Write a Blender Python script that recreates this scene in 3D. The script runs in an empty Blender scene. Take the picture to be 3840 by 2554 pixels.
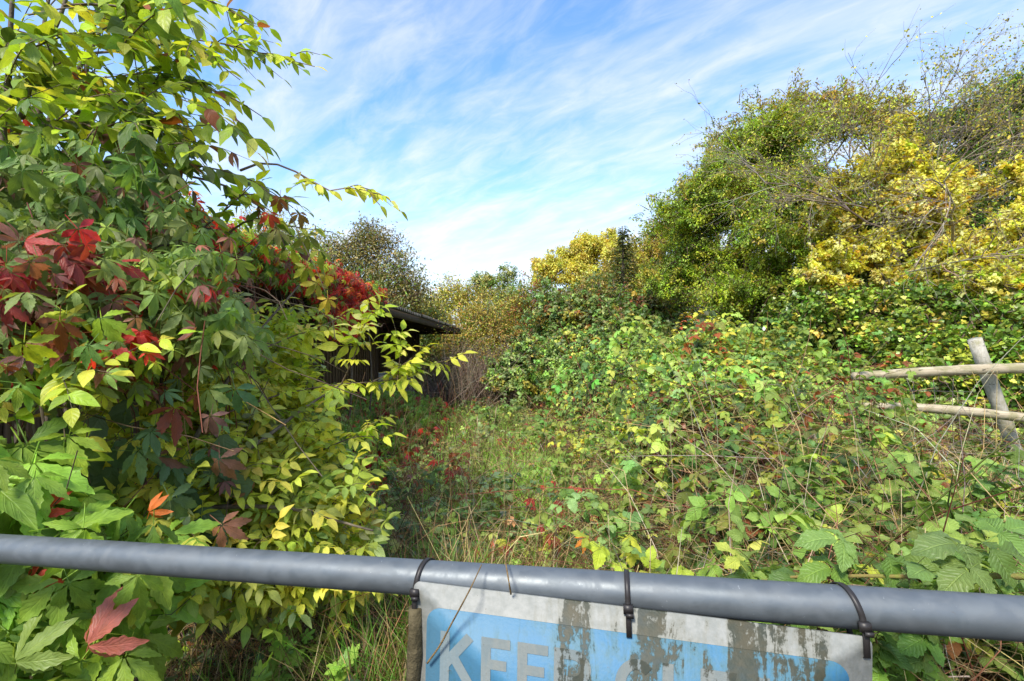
import bpy, math
import numpy as np
from mathutils import Matrix, Vector

rng = np.random.default_rng(11)
SC = bpy.context.scene
COL = SC.collection
R = math.radians

# ------------------------------------------------------------------ camera
CAMZ = 1.5
F = 1813.0                      # focal length in pixels of the 3840 wide frame
PITCH = math.atan(50 / F)
cd = bpy.data.cameras.new('camera'); cam = bpy.data.objects.new('camera', cd); COL.objects.link(cam)
cd.sensor_width = 36; cd.lens = 36 * F / 3840; cd.clip_start = .05; cd.clip_end = 2000
cam.location = (0, 0, CAMZ); cam.rotation_euler = (R(90) + PITCH, 0, 0)
SC.camera = cam

# ------------------------------------------------------------------ sky and sun
SUN_EL = R(47); SUN_AZ = R(208)          # azimuth clockwise from +Y: light comes from the left and a little behind
w = bpy.data.worlds.new('World'); SC.world = w; w.use_nodes = True
nt = w.node_tree; nt.nodes.clear()
def WN(t, **k):
    n = nt.nodes.new(t)
    for a, b in k.items(): setattr(n, a, b)
    return n
def wmath(op, a, b=None, c=None):
    n = WN('ShaderNodeMath', operation=op)
    for i, x in enumerate((a, b, c)):
        if x is None: continue
        if isinstance(x, (int, float)): n.inputs[i].default_value = x
        else: nt.links.new(x, n.inputs[i])
    return n.outputs[0]
sky = WN('ShaderNodeTexSky', sky_type='NISHITA', sun_disc=False, sun_elevation=SUN_EL, sun_rotation=SUN_AZ)
sky.air_density = 1.0; sky.dust_density = .35; sky.ozone_density = 2.6
tc = WN('ShaderNodeTexCoord'); sep = WN('ShaderNodeSeparateXYZ'); nt.links.new(tc.outputs['Generated'], sep.inputs[0])
zz = wmath('ADD', wmath('MAXIMUM', sep.outputs[2], 0.0), .16)
px = wmath('DIVIDE', sep.outputs[0], zz); py = wmath('DIVIDE', sep.outputs[1], zz)
# cirrus drawn out along one wind direction in the plane of the cloud layer
ang = R(-48); ca, sa = math.cos(ang), math.sin(ang)
al = wmath('ADD', wmath('MULTIPLY', px, sa), wmath('MULTIPLY', py, ca))
ac = wmath('SUBTRACT', wmath('MULTIPLY', px, ca), wmath('MULTIPLY', py, sa))
def wnoise(x, y, sx, sy, sc, det, rough, dist=0.0, off=0.0):
    c = WN('ShaderNodeCombineXYZ'); nt.links.new(wmath('MULTIPLY_ADD', x, sx, off), c.inputs[0]); nt.links.new(wmath('MULTIPLY', y, sy), c.inputs[1])
    n = WN('ShaderNodeTexNoise'); n.inputs['Scale'].default_value = sc; n.inputs['Detail'].default_value = det
    n.inputs['Roughness'].default_value = rough; n.inputs['Distortion'].default_value = dist
    nt.links.new(c.outputs[0], n.inputs['Vector']); return n.outputs['Fac']
def wramp(f, a, b, lo=0.0, hi=1.0):
    m = WN('ShaderNodeMapRange', interpolation_type='SMOOTHSTEP'); nt.links.new(f, m.inputs[0])
    m.inputs[1].default_value = a; m.inputs[2].default_value = b; m.inputs[3].default_value = lo; m.inputs[4].default_value = hi
    return m.outputs[0]
band = wramp(wnoise(al, ac, .95, 2.9, 1.5, 5, .55, .6, 3.1), .33, .74)
fine = wramp(wnoise(al, ac, 1.5, 3.4, 3.0, 6, .62, .5, 9.0), .32, .78)
cover = wramp(wnoise(px, py, .5, .5, .8, 3, .5, .3, 5.3), .30, .66)
hz = wramp(sep.outputs[2], .0, .42, 1.0, 0.0)              # haze of thin cloud low over the land
side = wramp(px, -.2, 2.0)
cl = wmath('ADD', wmath('MULTIPLY', band, .36), wmath('MULTIPLY', wmath('MULTIPLY', fine, .36), wmath('ADD', .35, cover)))
cl = wmath('ADD', cl, wmath('ADD', wmath('MULTIPLY', hz, .66), wmath('MULTIPLY', side, .30)))
cl = wmath('MINIMUM', wmath('MAXIMUM', wmath('SUBTRACT', cl, .04), 0.0), .93)
mixc = WN('ShaderNodeMix', data_type='RGBA'); nt.links.new(cl, mixc.inputs['Factor'])
hsv = WN('ShaderNodeHueSaturation'); hsv.inputs['Saturation'].default_value = 1.14; hsv.inputs['Value'].default_value = .80; hsv.inputs['Hue'].default_value = .501
nt.links.new(sky.outputs[0], hsv.inputs['Color']); nt.links.new(hsv.outputs[0], mixc.inputs['A'])
mixc.inputs['B'].default_value = (2.36, 2.38, 2.42, 1)
bg = WN('ShaderNodeBackground'); bg.inputs['Strength'].default_value = .15
nt.links.new(mixc.outputs['Result'], bg.inputs['Color'])
out = WN('ShaderNodeOutputWorld'); nt.links.new(bg.outputs[0], out.inputs[0])

sd = bpy.data.lights.new('sun', 'SUN'); sun = bpy.data.objects.new('sun', sd); COL.objects.link(sun)
sd.energy = 2.05; sd.angle = R(11); sd.color = (1, .93, .80)
sdir = Vector((math.sin(SUN_AZ) * math.cos(SUN_EL), math.cos(SUN_AZ) * math.cos(SUN_EL), math.sin(SUN_EL)))
sun.rotation_euler = sdir.to_track_quat('Z', 'Y').to_euler(); sun.location = (-8, -4, 12)
vs = SC.view_settings; vs.view_transform = 'Standard'; vs.look = 'None'; vs.exposure = 1.68; vs.gamma = 1
SC.cycles.max_bounces = 9; SC.cycles.diffuse_bounces = 6; SC.cycles.glossy_bounces = 2
SC.cycles.transmission_bounces = 4; SC.cycles.transparent_max_bounces = 4
SC.cycles.use_denoising = True; SC.cycles.sample_clamp_indirect = 8

# ------------------------------------------------------------------ helpers
def at(u, v, d):
    """world point at depth d (metres along the view) seen at pixel u, v of the 3840 x 2554 photograph"""
    x = (u - 1920) / F; y = (1277 - v) / F
    c, s = math.cos(PITCH), math.sin(PITCH)
    fy = c - y * s; fz = s + y * c
    return np.array([x / fy * d, d, CAMZ + fz / fy * d])
def project(P):
    c, s = math.cos(PITCH), math.sin(PITCH)
    q = P - np.array([0, 0, CAMZ]); z = q[:, 1] * c + q[:, 2] * s; y = -q[:, 1] * s + q[:, 2] * c
    z = np.where(z < .05, np.nan, z)
    return 1920 + q[:, 0] / z * F, 1277 - y / z * F, z
def nrm(a):
    a = np.asarray(a, float); return a / np.maximum(np.linalg.norm(a, axis=-1, keepdims=True), 1e-9)
def rand(n, s=1.0): return rng.normal(0, s, (n, 3))
def sines(x, y, seed, sc=1.0, oct=4):
    r = np.random.default_rng(seed); o = np.zeros_like(np.asarray(x, float)); a = 1.0
    for k in range(oct):
        for j in range(3):
            t = r.uniform(0, 6.28); f = sc * (1.9 ** k) * r.uniform(.7, 1.3)
            o = o + a * np.sin(f * (x * math.cos(t) + y * math.sin(t)) + r.uniform(0, 6.28))
        a *= .55
    return o / 4.0

def mesh_tri(name, V, T, mat, col=None, luv=None, smooth=False):
    me = bpy.data.meshes.new(name); V = np.ascontiguousarray(V, np.float32); T = np.ascontiguousarray(T, np.int32)
    me.vertices.add(len(V)); me.vertices.foreach_set('co', V.ravel())
    me.loops.add(T.size); me.loops.foreach_set('vertex_index', T.ravel())
    me.polygons.add(len(T)); me.polygons.foreach_set('loop_start', np.arange(0, T.size, 3, dtype=np.int32))
    if smooth: me.polygons.foreach_set('use_smooth', np.ones(len(T), bool))
    me.update(calc_edges=True)
    if col is not None:
        a = me.attributes.new('Col', 'FLOAT_COLOR', 'POINT')
        c4 = np.ones((len(V), 4), np.float32); c4[:, :3] = col; a.data.foreach_set('color', c4.ravel())
    if luv is not None:
        a = me.attributes.new('luv', 'FLOAT_VECTOR', 'POINT')
        l3 = np.zeros((len(V), 3), np.float32); l3[:, :2] = luv; a.data.foreach_set('vector', l3.ravel())
    if mat: me.materials.append(mat)
    return me
def link(name, me, parent=None, loc=None):
    o = bpy.data.objects.new(name, me); COL.objects.link(o)
    if parent is not None: o.parent = parent
    if loc is not None: o.location = loc
    return o
def tag(o, label=None, cat=None, group=None, kind=None):
    if label: o['label'] = label
    if cat: o['category'] = cat
    if group: o['group'] = group
    if kind: o['kind'] = kind
    return o
def thing(name, loc, label, cat, group=None, kind=None, rz=0):
    o = bpy.data.objects.new(name, None); COL.objects.link(o); o.location = loc; o.rotation_euler = (0, 0, rz)
    o.empty_display_size = .1
    return tag(o, label, cat, group, kind)
def base(o): return np.array(o.location)

# solid builders: list of (V, quads/tris as tri)
class MB:
    def __init__(s): s.V = []; s.T = []; s.n = 0
    def add(s, V, T):
        s.V.append(np.asarray(V, float)); s.T.append(np.asarray(T, int) + s.n); s.n += len(V); return s
    def box(s, a, b, mtx=None):
        x0, y0, z0 = a; x1, y1, z1 = b
        V = np.array([(x, y, z) for x in (x0, x1) for y in (y0, y1) for z in (z0, z1)], float)
        T = [(0,1,3),(0,3,2),(4,6,7),(4,7,5),(0,4,5),(0,5,1),(2,3,7),(2,7,6),(0,2,6),(0,6,4),(1,5,7),(1,7,3)]
        if mtx is not None: V = V @ np.array(mtx.to_3x3()).T + np.array(mtx.translation)
        return s.add(V, T)
    def tube(s, pts, r, sides=8, cap=True, flat=1.0):
        V, T = tube(pts, r, sides, cap, flat); return s.add(V, T)
    def mesh(s, name, mat, smooth=False): return mesh_tri(name, np.vstack(s.V), np.vstack(s.T), mat, smooth=smooth)
    def build(s, name, mat, parent=None, loc=None, smooth=False): return link(name, s.mesh(name, mat, smooth), parent, loc)
def smooth(pts, n=6):
    p = np.asarray(pts, float); p = np.vstack([2*p[0]-p[1], p, 2*p[-1]-p[-2]]); o = []
    for i in range(1, len(p) - 2):
        for t in np.linspace(0, 1, n, endpoint=False):
            a, b, c, d = p[i-1], p[i], p[i+1], p[i+2]
            o.append(.5 * ((2*b) + (-a+c)*t + (2*a-5*b+4*c-d)*t*t + (-a+3*b-3*c+d)*t**3))
    o.append(p[-2]); return np.array(o)
def tube(pts, r, sides=8, cap=True, flat=1.0):
    p = np.asarray(pts, float); k = len(p); r = np.broadcast_to(np.asarray(r, float), (k,))
    t = nrm(np.gradient(p, axis=0)); up = np.array([0, 0, 1.]) if abs(t[:, 2]).mean() < .8 else np.array([1., 0, 0])
    x = nrm(np.cross(t, up)); y = np.cross(x, t)
    a = np.arange(sides) * 2 * math.pi / sides
    V = p[:, None] + r[:, None, None] * (np.cos(a)[None, :, None] * x[:, None] + flat * np.sin(a)[None, :, None] * y[:, None])
    V = V.reshape(-1, 3); T = []
    i = np.arange(k - 1)[:, None] * sides; j = np.arange(sides)[None]; j2 = (j + 1) % sides
    A = i + j; B = i + j2; C = i + sides + j2; D = i + sides + j
    T = np.concatenate([np.stack([A, B, C], -1).reshape(-1, 3), np.stack([A, C, D], -1).reshape(-1, 3)])
    if cap:
        n = len(V); V = np.vstack([V, p[0], p[-1]]); e = (k - 1) * sides; jj = np.arange(sides); j3 = (jj + 1) % sides
        T = np.vstack([T, np.stack([np.full(sides, n), j3, jj], -1), np.stack([np.full(sides, n + 1), e + jj, e + j3], -1)])
    return V, T
def sticks(Q, r):
    """many thin three-sided stems at once: Q (N, k, 3), r (N, k)"""
    Q = np.asarray(Q, float); N, k, _ = Q.shape
    t = nrm(np.gradient(Q, axis=1)); ref = nrm(rng.normal(0, 1, (N, 1, 3)))
    x = nrm(np.cross(t, np.broadcast_to(ref, Q.shape))); y = np.cross(x, t)
    a = np.arange(3) * 2 * math.pi / 3
    V = Q[:, :, None] + r[:, :, None, None] * (np.cos(a)[None, None, :, None] * x[:, :, None] + np.sin(a)[None, None, :, None] * y[:, :, None])
    off = (np.arange(N) * k * 3)[:, None, None]; i = (np.arange(k - 1) * 3)[None, :, None]; j = np.arange(3)[None, None]; j2 = (j + 1) % 3
    A = off + i + j; B = off + i + j2; C = off + i + 3 + j2; D = off + i + 3 + j
    T = np.concatenate([np.stack([A, B, C], -1).reshape(-1, 3), np.stack([A, C, D], -1).reshape(-1, 3)])
    return V.reshape(-1, 3), T
def arc(P0, P1, sag, k=4, jit=0.0):
    """curved sticks from P0 to P1 (N,3) with an offset vector sag (N,3) at the middle"""
    t = np.linspace(0, 1, k)[None, :, None]
    Q = P0[:, None] * (1 - t) + P1[:, None] * t + sag[:, None] * (4 * t * (1 - t))
    if jit: Q[:, 1:-1] += rng.normal(0, jit, (len(P0), k - 2, 3))
    return Q

# ------------------------------------------------------------------ materials
def newmat(name):
    m = bpy.data.materials.new(name); m.use_nodes = True; m.node_tree.nodes.clear(); return m, m.node_tree
class G:
    """small node graph helper"""
    def __init__(s, nt): s.nt = nt
    def n(s, t, **k):
        o = s.nt.nodes.new(t)
        for a, b in k.items(): setattr(o, a, b)
        return o
    def put(s, sock, v):
        if v is None: return
        if hasattr(v, 'is_output'): s.nt.links.new(v, sock)
        else:
            if isinstance(v, tuple) and len(v) == 3 and sock.type == 'RGBA': v = (*v, 1)
            sock.default_value = v
    def math(s, op, a, b=None, c=None, clamp=False):
        o = s.n('ShaderNodeMath', operation=op, use_clamp=clamp)
        for i, x in enumerate((a, b, c)): s.put(o.inputs[i], x)
        return o.outputs[0]
    def noise(s, vec, scale, det=4, rough=.55, dist=0.0):
        o = s.n('ShaderNodeTexNoise'); s.put(o.inputs['Vector'], vec); s.put(o.inputs['Scale'], scale); s.put(o.inputs['Detail'], det)
        s.put(o.inputs['Roughness'], rough); s.put(o.inputs['Distortion'], dist); return o.outputs['Fac']
    def ramp(s, f, a, b, lo=0.0, hi=1.0):
        m = s.n('ShaderNodeMapRange', interpolation_type='SMOOTHSTEP'); s.put(m.inputs[0], f)
        for i, x in enumerate((a, b, lo, hi)): s.put(m.inputs[i + 1], x)
        return m.outputs[0]
    def mix(s, f, a, b, mode='MIX'):
        m = s.n('ShaderNodeMix', data_type='RGBA', blend_type=mode); s.put(m.inputs['Factor'], f); s.put(m.inputs['A'], a); s.put(m.inputs['B'], b)
        return m.outputs['Result']
    def mapping(s, vec, scale=(1, 1, 1), loc=(0, 0, 0), rot=(0, 0, 0)):
        m = s.n('ShaderNodeMapping'); s.put(m.inputs['Vector'], vec); m.inputs['Scale'].default_value = scale; m.inputs['Location'].default_value = loc; m.inputs['Rotation'].default_value = rot
        return m.outputs[0]
    def bsdf(s, col, rough=.6, spec=.4, metal=0.0, normal=None):
        b = s.n('ShaderNodeBsdfPrincipled'); s.put(b.inputs['Base Color'], col); s.put(b.inputs['Roughness'], rough)
        s.put(b.inputs['Specular IOR Level'], spec); s.put(b.inputs['Metallic'], metal)
        if normal is not None: s.put(b.inputs['Normal'], normal)
        return b.outputs[0]
    def bump(s, h, strength=.3, dist=.01):
        b = s.n('ShaderNodeBump'); s.put(b.inputs['Height'], h); b.inputs['Strength'].default_value = strength; b.inputs['Distance'].default_value = dist
        return b.outputs[0]
    def out(s, sh): o = s.n('ShaderNodeOutputMaterial'); s.nt.links.new(sh, o.inputs[0])
def leaf_mat(name, src, rough=.42, spec=.45, trans=.36, veins=9.0, vein_amt=.35, blotch=.5, bump=.35, spots=0.0):
    m, t = newmat(name); g = G(t)
    if src == 'obj': C = g.n('ShaderNodeObjectInfo').outputs['Color']
    else: C = g.n('ShaderNodeAttribute', attribute_name='Col').outputs['Color']
    lu = g.n('ShaderNodeAttribute', attribute_name='luv').outputs['Vector']
    sp = g.n('ShaderNodeSeparateXYZ'); g.put(sp.inputs[0], lu)
    au = g.math('ABSOLUTE', sp.outputs[0])
    rib = g.ramp(au, .03, .10, 1.0, 0.0)
    wav = g.math('SINE', g.math('MULTIPLY', g.math('SUBTRACT', sp.outputs[1], g.math('MULTIPLY', au, .30)), veins * 6.283))
    lat = g.ramp(wav, .80, 1.0)
    vein = g.math('MAXIMUM', rib, g.math('MULTIPLY', lat, .6))
    pos = g.n('ShaderNodeNewGeometry').outputs['Position']
    nz = g.noise(pos, 38, 3, .6)
    c1 = g.mix(g.math('MULTIPLY', g.ramp(nz, .35, .75), blotch), C, g.mix(1.0, C, (.62, .68, .55), 'MULTIPLY'))
    c1 = g.mix(g.math('MULTIPLY', g.ramp(g.noise(pos, 13, 2), .45, .8), blotch * .6), c1, g.mix(1.0, c1, (1.45, 1.2, .8), 'MULTIPLY'))
    c2 = g.mix(g.math('MULTIPLY', vein, vein_amt), c1, g.mix(1.0, c1, (1.75, 1.65, 1.5), 'MULTIPLY'))
    if spots:
        sn = g.ramp(g.noise(pos, 130, 1), .70, .74); c2 = g.mix(g.math('MULTIPLY', sn, spots), c2, (.06, .035, .015))
    nb = g.bump(g.math('ADD', g.math('MULTIPLY', vein, -1.0), g.math('MULTIPLY', wav, .25)), bump, .004) if bump else None
    b = g.bsdf(c2, rough, spec, 0, nb)
    tr = g.n('ShaderNodeBsdfTranslucent'); g.put(tr.inputs['Color'], g.mix(1.0, c2, (1.35, 1.3, .62), 'MULTIPLY'))
    ms = g.n('ShaderNodeMixShader'); ms.inputs[0].default_value = trans; t.links.new(b, ms.inputs[1]); t.links.new(tr.outputs[0], ms.inputs[2])
    g.out(ms.outputs[0]); return m
def bark_mat(name, c1, c2, scale=30, rough=.85, bump=.5):
    m, t = newmat(name); g = G(t); pos = g.n('ShaderNodeNewGeometry').outputs['Position']
    f = g.ramp(g.noise(pos, scale, 5, .65), .3, .7); f2 = g.noise(pos, scale * 4, 3)
    g.out(g.bsdf(g.mix(f, c1, c2), rough, .25, 0, g.bump(g.math('ADD', f, f2), bump, .004))); return m
def stem_attr_mat(name):
    m, t = newmat(name); g = G(t); C = g.n('ShaderNodeAttribute', attribute_name='Col').outputs['Color']
    pos = g.n('ShaderNodeNewGeometry').outputs['Position']
    g.out(g.bsdf(g.mix(g.ramp(g.noise(pos, 60, 3), .3, .7), C, g.mix(1.0, C, (.6, .58, .55), 'MULTIPLY')), .75, .25)); return m

# ------------------------------------------------------------------ leaf shapes: length 1 along +y, face up +z
def blade(width=.5, rows=7, fold=.25, curl=.22, serr=0.0, peak=.42, tip=1.0, base_w=0.0, wave=0.0, seed=0):
    r = np.random.default_rng(seed); t = np.linspace(0, 1, rows)
    e = math.log(.5) / math.log(peak)                         # widest at t = peak
    wv = np.sin(math.pi * t ** e) ** .85 * (1 - .30 * tip * np.clip((t - .55) / .45, 0, 1)) * width / 2
    wv[0] = base_w * width / 2
    V = []; UV = []; T = []
    for i in range(rows):
        wl = wr = wv[i]; sh = 0
        if serr and 0 < i < rows - 1:
            k = 1 + serr * (1 if i % 2 else -1); wl *= k; wr *= k; sh = serr * .30 / rows * (1 if i % 2 else -1) * 2
        z0 = -curl * t[i] ** 2 + .02 * math.sin(t[i] * 5 + seed)
        for s_, ww in ((-1, wl), (0, 0), (1, wr)):
            zz_ = z0 + fold * ww + (wave * math.sin(t[i] * 9 + s_ * 1.3 + seed) * ww if s_ else 0)
            V.append((s_ * ww * (1 - .25 * fold), t[i] + (sh if s_ else 0), zz_)); UV.append((s_, t[i]))
    for i in range(rows - 1):
        a = i * 3
        for c in (0, 1):
            q = (a + c, a + c + 1, a + c + 4, a + c + 3)
            T += [(q[0], q[1], q[2]), (q[0], q[2], q[3])]
    return np.array(V), np.array(T), np.array(UV)
def place(tp, rz=0, s=1.0, loc=(0, 0, 0), droop=0.0, roll=0.0):
    V, T, U = tp
    M = (Matrix.Translation(loc) @ Matrix.Rotation(rz, 4, 'Z') @ Matrix.Rotation(-droop, 4, 'X') @ Matrix.Rotation(roll, 4, 'Y') @ Matrix.Scale(s, 4))
    M = np.array(M); return V @ M[:3, :3].T + M[:3, 3], T, U
def stalk(a, b, wd=.02):
    a = np.array(a, float); b = np.array(b, float); d = nrm(b - a); s = nrm(np.cross(d, (0, 0, 1.))) * wd / 2; up = np.array([0, 0, wd * .8])
    return np.array([a - s, a + s, b - s, b + s, a - up, b - up]), np.array([(0,1,3),(0,3,2),(0,2,5),(0,5,4),(1,4,5),(1,5,3)]), np.array([(0.,.5)]*6)
def join(*tps):
    V = []; T = []; U = []; n = 0
    for v, t, u in tps: V.append(v); T.append(t + n); U.append(u); n += len(v)
    return np.vstack(V), np.vstack(T), np.vstack(U)
def palmate(b, n=5, seed=0, pet=.55):
    r = np.random.default_rng(seed)
    an = {5: (-98, -46, 0, 46, 98), 3: (-70, 0, 70)}[n]; ln = {5: (.62, .88, 1, .88, .62), 3: (.8, 1, .8)}[n]
    L = [place(b[k % len(b)], R(a + r.uniform(-8, 8)), l * r.uniform(.9, 1.1), (.05 * math.sin(R(-a)), .05 * math.cos(R(a)), 0), R(r.uniform(8, 36)), R(r.uniform(-14, 14))) for k, (a, l) in enumerate(zip(an, ln))]
    return join(*L, stalk((0, 0, -.01), (0, -pet, -.12), .022))
def trifoliate(b, seed=0, pet=.5, five=False):
    r = np.random.default_rng(seed)
    L = [place(b[0], R(r.uniform(-6, 6)), 1.0, (0, .18, 0), R(r.uniform(5, 20)), R(r.uniform(-8, 8)))]
    for s in (-1, 1):
        L.append(place(b[1], R(s * (78 + r.uniform(-8, 8))), .8, (0, 0, 0), R(r.uniform(4, 22)), R(r.uniform(-12, 12))))
        if five: L.append(place(b[0], R(s * (130 + r.uniform(-8, 8))), .55, (0, -.02, -.01), R(r.uniform(4, 22)), 0))
    return join(*L, stalk((0, .2, -.01), (0, -pet, -.1), .025))
def pinnate(b, pairs=2, seed=0, gap=.55, pet=.5):
    r = np.random.default_rng(seed); L = [place(b[0], R(r.uniform(-8, 8)), 1.0, (0, pairs * gap - .1, -.04 * pairs), R(r.uniform(10, 26)), R(r.uniform(-10, 10)))]
    for k in range(pairs):
        y = k * gap
        for s in (-1, 1):
            L.append(place(b[k % len(b)], R(s * (62 + r.uniform(-9, 9))), .86 * r.uniform(.88, 1.05), (0, y, -.03 * k), R(r.uniform(8, 30)), R(r.uniform(-14, 14))))
    return join(*L, stalk((0, pairs * gap, -.04 * pairs), (0, -pet, -.05), .022))
def lobed(n=5, depth=.35, seed=0, fold=.12, stretch=1.0):
    """one broad lobed leaf (ivy, hawthorn, field maple) as a fan from the stalk"""
    r = np.random.default_rng(seed); P = []; k = n * 4 + 1
    for i in range(k):
        a = R(-140 + 280 * i / (k - 1)); lob = abs(math.cos((i / (k - 1) * n + .0) * math.pi - math.pi * .5))
        rad = (.34 + .26 * math.cos(a / 2) ** 2) * (1 - depth * (1 - lob)) * (1 + r.uniform(-.05, .05))
        x, y = math.sin(a) * rad, math.cos(a) * rad * stretch + .36
        P.append((x, y, fold * abs(x) - .18 * y * y + .04 * math.sin(i * 2.1)))
    V = np.array([(0, .30, 0), (0, 0, 0)] + P); T = [(0, i + 3, i + 2) for i in range(k - 1)] + [(0, 2, 1), (0, 1, k + 1)]
    U = np.array([(0, .3), (0, 0)] + [(p[0] * 2, p[1]) for p in P])
    return join((V, np.array(T), U), stalk((0, 0, 0), (0, -.5, -.1), .02))
class Species:
    def __init__(s, name, hi, lo=None, **mk):
        s.name = name; s.hi = hi; s.lo = lo or hi
        s.ma = leaf_mat(name + '_leaf_mass', 'attr', **mk); s.mo = leaf_mat(name + '_leaf', 'obj', **mk)
        s.me = [mesh_tri('leaf_' + name, t[0], t[1], s.mo, None, t[2], smooth=False) for t in hi]

def frame(A, N):
    A = nrm(A); N = N - (N * A).sum(-1, keepdims=True) * A; N = nrm(N); X = np.cross(A, N); return X, A, N
def bake(tp, P, X, A, N, S):
    V = tp[0]; n = len(P)
    W = P[:, None] + S[:, None, None] * (V[None, :, 0:1] * X[:, None] + V[None, :, 1:2] * A[:, None] + V[None, :, 2:3] * N[:, None])
    T = tp[1][None] + (np.arange(n) * len(V))[:, None, None]
    return W.reshape(-1, 3), T.reshape(-1, 3), np.tile(tp[2], (n, 1))
class Leaves:
    def __init__(s): s.P = []; s.A = []; s.N = []; s.S = []; s.C = []
    def add(s, P, A, N, S, C):
        n = len(P)
        if n == 0: return s
        s.P.append(P); s.A.append(np.broadcast_to(A, (n, 3))); s.N.append(np.broadcast_to(N, (n, 3))); s.S.append(np.broadcast_to(S, (n,))); s.C.append(np.broadcast_to(C, (n, 3))); return s
    def emit(s, root, sp, nobj=0, name='leaf', mass='foliage', lo_from=None, kind='stuff'):
        P = np.vstack(s.P); A = np.vstack(s.A); N = np.vstack(s.N); S = np.concatenate(s.S); C = np.clip(np.vstack(s.C) * LEAFK, .004, .74)
        X, A, N = frame(A, N); b = base(root); idx = np.zeros(len(P), bool)
        if nobj:
            u, v, z = project(P + A * S[:, None] * .5); ok = (u > -60) & (u < 3900) & (v > -60) & (v < 2620) & (z > 0)
            sc = np.where(ok, S / np.where(np.isnan(z), 1e9, z), -1)
            pick = np.argsort(-sc)[:nobj]; pick = pick[sc[pick] > 0]; idx[pick] = True
            k = rng.integers(0, len(sp.me), len(pick))
            for i, kk in zip(pick, k):
                o = bpy.data.objects.new(name, sp.me[kk]); COL.objects.link(o); o.parent = root
                sc_ = S[i]; p = P[i] - b
                o.matrix_basis = Matrix(((X[i,0]*sc_, A[i,0]*sc_, N[i,0]*sc_, p[0]), (X[i,1]*sc_, A[i,1]*sc_, N[i,1]*sc_, p[1]), (X[i,2]*sc_, A[i,2]*sc_, N[i,2]*sc_, p[2]), (0, 0, 0, 1)))
                o.color = (*C[i], 1)
        rest = np.where(~idx)[0]
        if len(rest):
            Vs = []; Ts = []; Us = []; Cs = []; n = 0
            tl = sp.lo; g = rng.integers(0, len(tl), len(rest))
            for k, tp in enumerate(tl):
                j = rest[g == k]
                if not len(j): continue
                V, T, U = bake(tp, P[j] - b, X[j], A[j], N[j], S[j]); Vs.append(V); Ts.append(T + n); Us.append(U); n += len(V)
                Cs.append(np.repeat(C[j], len(tp[0]), axis=0))
            o = link(mass, mesh_tri(mass, np.vstack(Vs), np.vstack(Ts), sp.ma, np.vstack(Cs), np.vstack(Us)), root)
            if kind: o['kind'] = kind
        return s
class Twigs:
    def __init__(s): s.V = []; s.T = []; s.C = []; s.n = 0
    def add(s, Q, r, C):
        Q = np.asarray(Q); r = np.broadcast_to(r, Q.shape[:2])
        V, T = sticks(Q, r); s.V.append(V); s.T.append(T + s.n); s.n += len(V)
        C = np.broadcast_to(C, (len(Q), 3)); s.C.append(np.repeat(C, Q.shape[1] * 3, axis=0)); return s
    def emit(s, root, name='twig_mass', kind='stuff'):
        if not s.V: return
        o = link(name, mesh_tri(name, np.vstack(s.V) - base(root), np.vstack(s.T), M_STEM, np.vstack(s.C)), root)
        if kind: o['kind'] = kind
        return o
def pal(p, n, jit=.18):
    wt = np.array([x[0] for x in p], float); c = np.array([x[1] for x in p], float)
    a = c[rng.choice(len(p), n, p=wt / wt.sum())]
    return np.clip(a * np.exp(rng.normal(0, jit, (n, 1))) * np.exp(rng.normal(0, jit * .35, (n, 3))), .003, .85)

LEAFK = np.array([1.98, 1.62, 1.42])
# leaf colours (linear)
DKG = (.028, .062, .012); MDG = (.065, .135, .020); GRN = (.095, .200, .028); YGR = (.21, .33, .030); LIM = (.34, .45, .055)
GGR = (.105, .165, .055); BRA = (.075, .165, .040); BRL = (.15, .26, .06); OLV = (.17, .175, .030); YEL = (.41, .42, .065); PYE = (.46, .47, .17); GLD = (.42, .34, .05)
RED = (.29, .028, .022); CRI = (.18, .018, .024); ORA = (.36, .105, .018); PUR = (.125, .065, .055); RUS = (.165, .058, .024); BRN = (.13, .070, .030); TAN = (.33, .22, .10); STR = (.50, .38, .18)
GRS = (.11, .26, .020); GRD = (.06, .15, .015)
WOOD = (.16, .115, .075); GREYW = (.34, .29, .23); DKW = (.055, .040, .028); CANE = (.17, .055, .035); GCANE = (.13, .17, .035); PALEST = (.52, .43, .29)
M_STEM = stem_attr_mat('stem_bark')

# ================================================================== GROUND
def ground_mat():
    m, t = newmat('soil_and_litter'); g = G(t); pos = g.n('ShaderNodeNewGeometry').outputs['Position']
    a = g.ramp(g.noise(pos, 1.3, 5, .6), .35, .65); b = g.noise(pos, 24, 5, .7); c = g.ramp(g.noise(pos, 70, 4, .7), .45, .62)
    col = g.mix(a, (.050, .034, .020), (.060, .062, .022)); col = g.mix(g.math('MULTIPLY', c, .55), col, (.16, .11, .06))
    g.out(g.bsdf(col, .95, .15, 0, g.bump(g.math('ADD', b, c), .9, .03))); return m
def gh(x, y):
    x = np.asarray(x, float); y = np.asarray(y, float)
    return .05 * sines(x, y, 3, .8, 3) * np.clip(1.4 - np.hypot(x, y) / 60, 0, 1)
xs = np.concatenate([np.linspace(-500, -16, 14), np.linspace(-15, 15, 121), np.linspace(16, 500, 14)])
ys = np.concatenate([np.linspace(-60, -4, 8), np.linspace(-3, 27, 121), np.linspace(29, 900, 16)])
XX, YY = np.meshgrid(xs, ys); ZZ = gh(XX, YY)
nx, ny = len(xs), len(ys); ii = np.arange(nx - 1)[None] + (np.arange(ny - 1) * nx)[:, None]
T = np.concatenate([np.stack([ii, ii + 1, ii + nx + 1], -1).reshape(-1, 3), np.stack([ii, ii + nx + 1, ii + nx], -1).reshape(-1, 3)])
M_GROUND = ground_mat()
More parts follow.
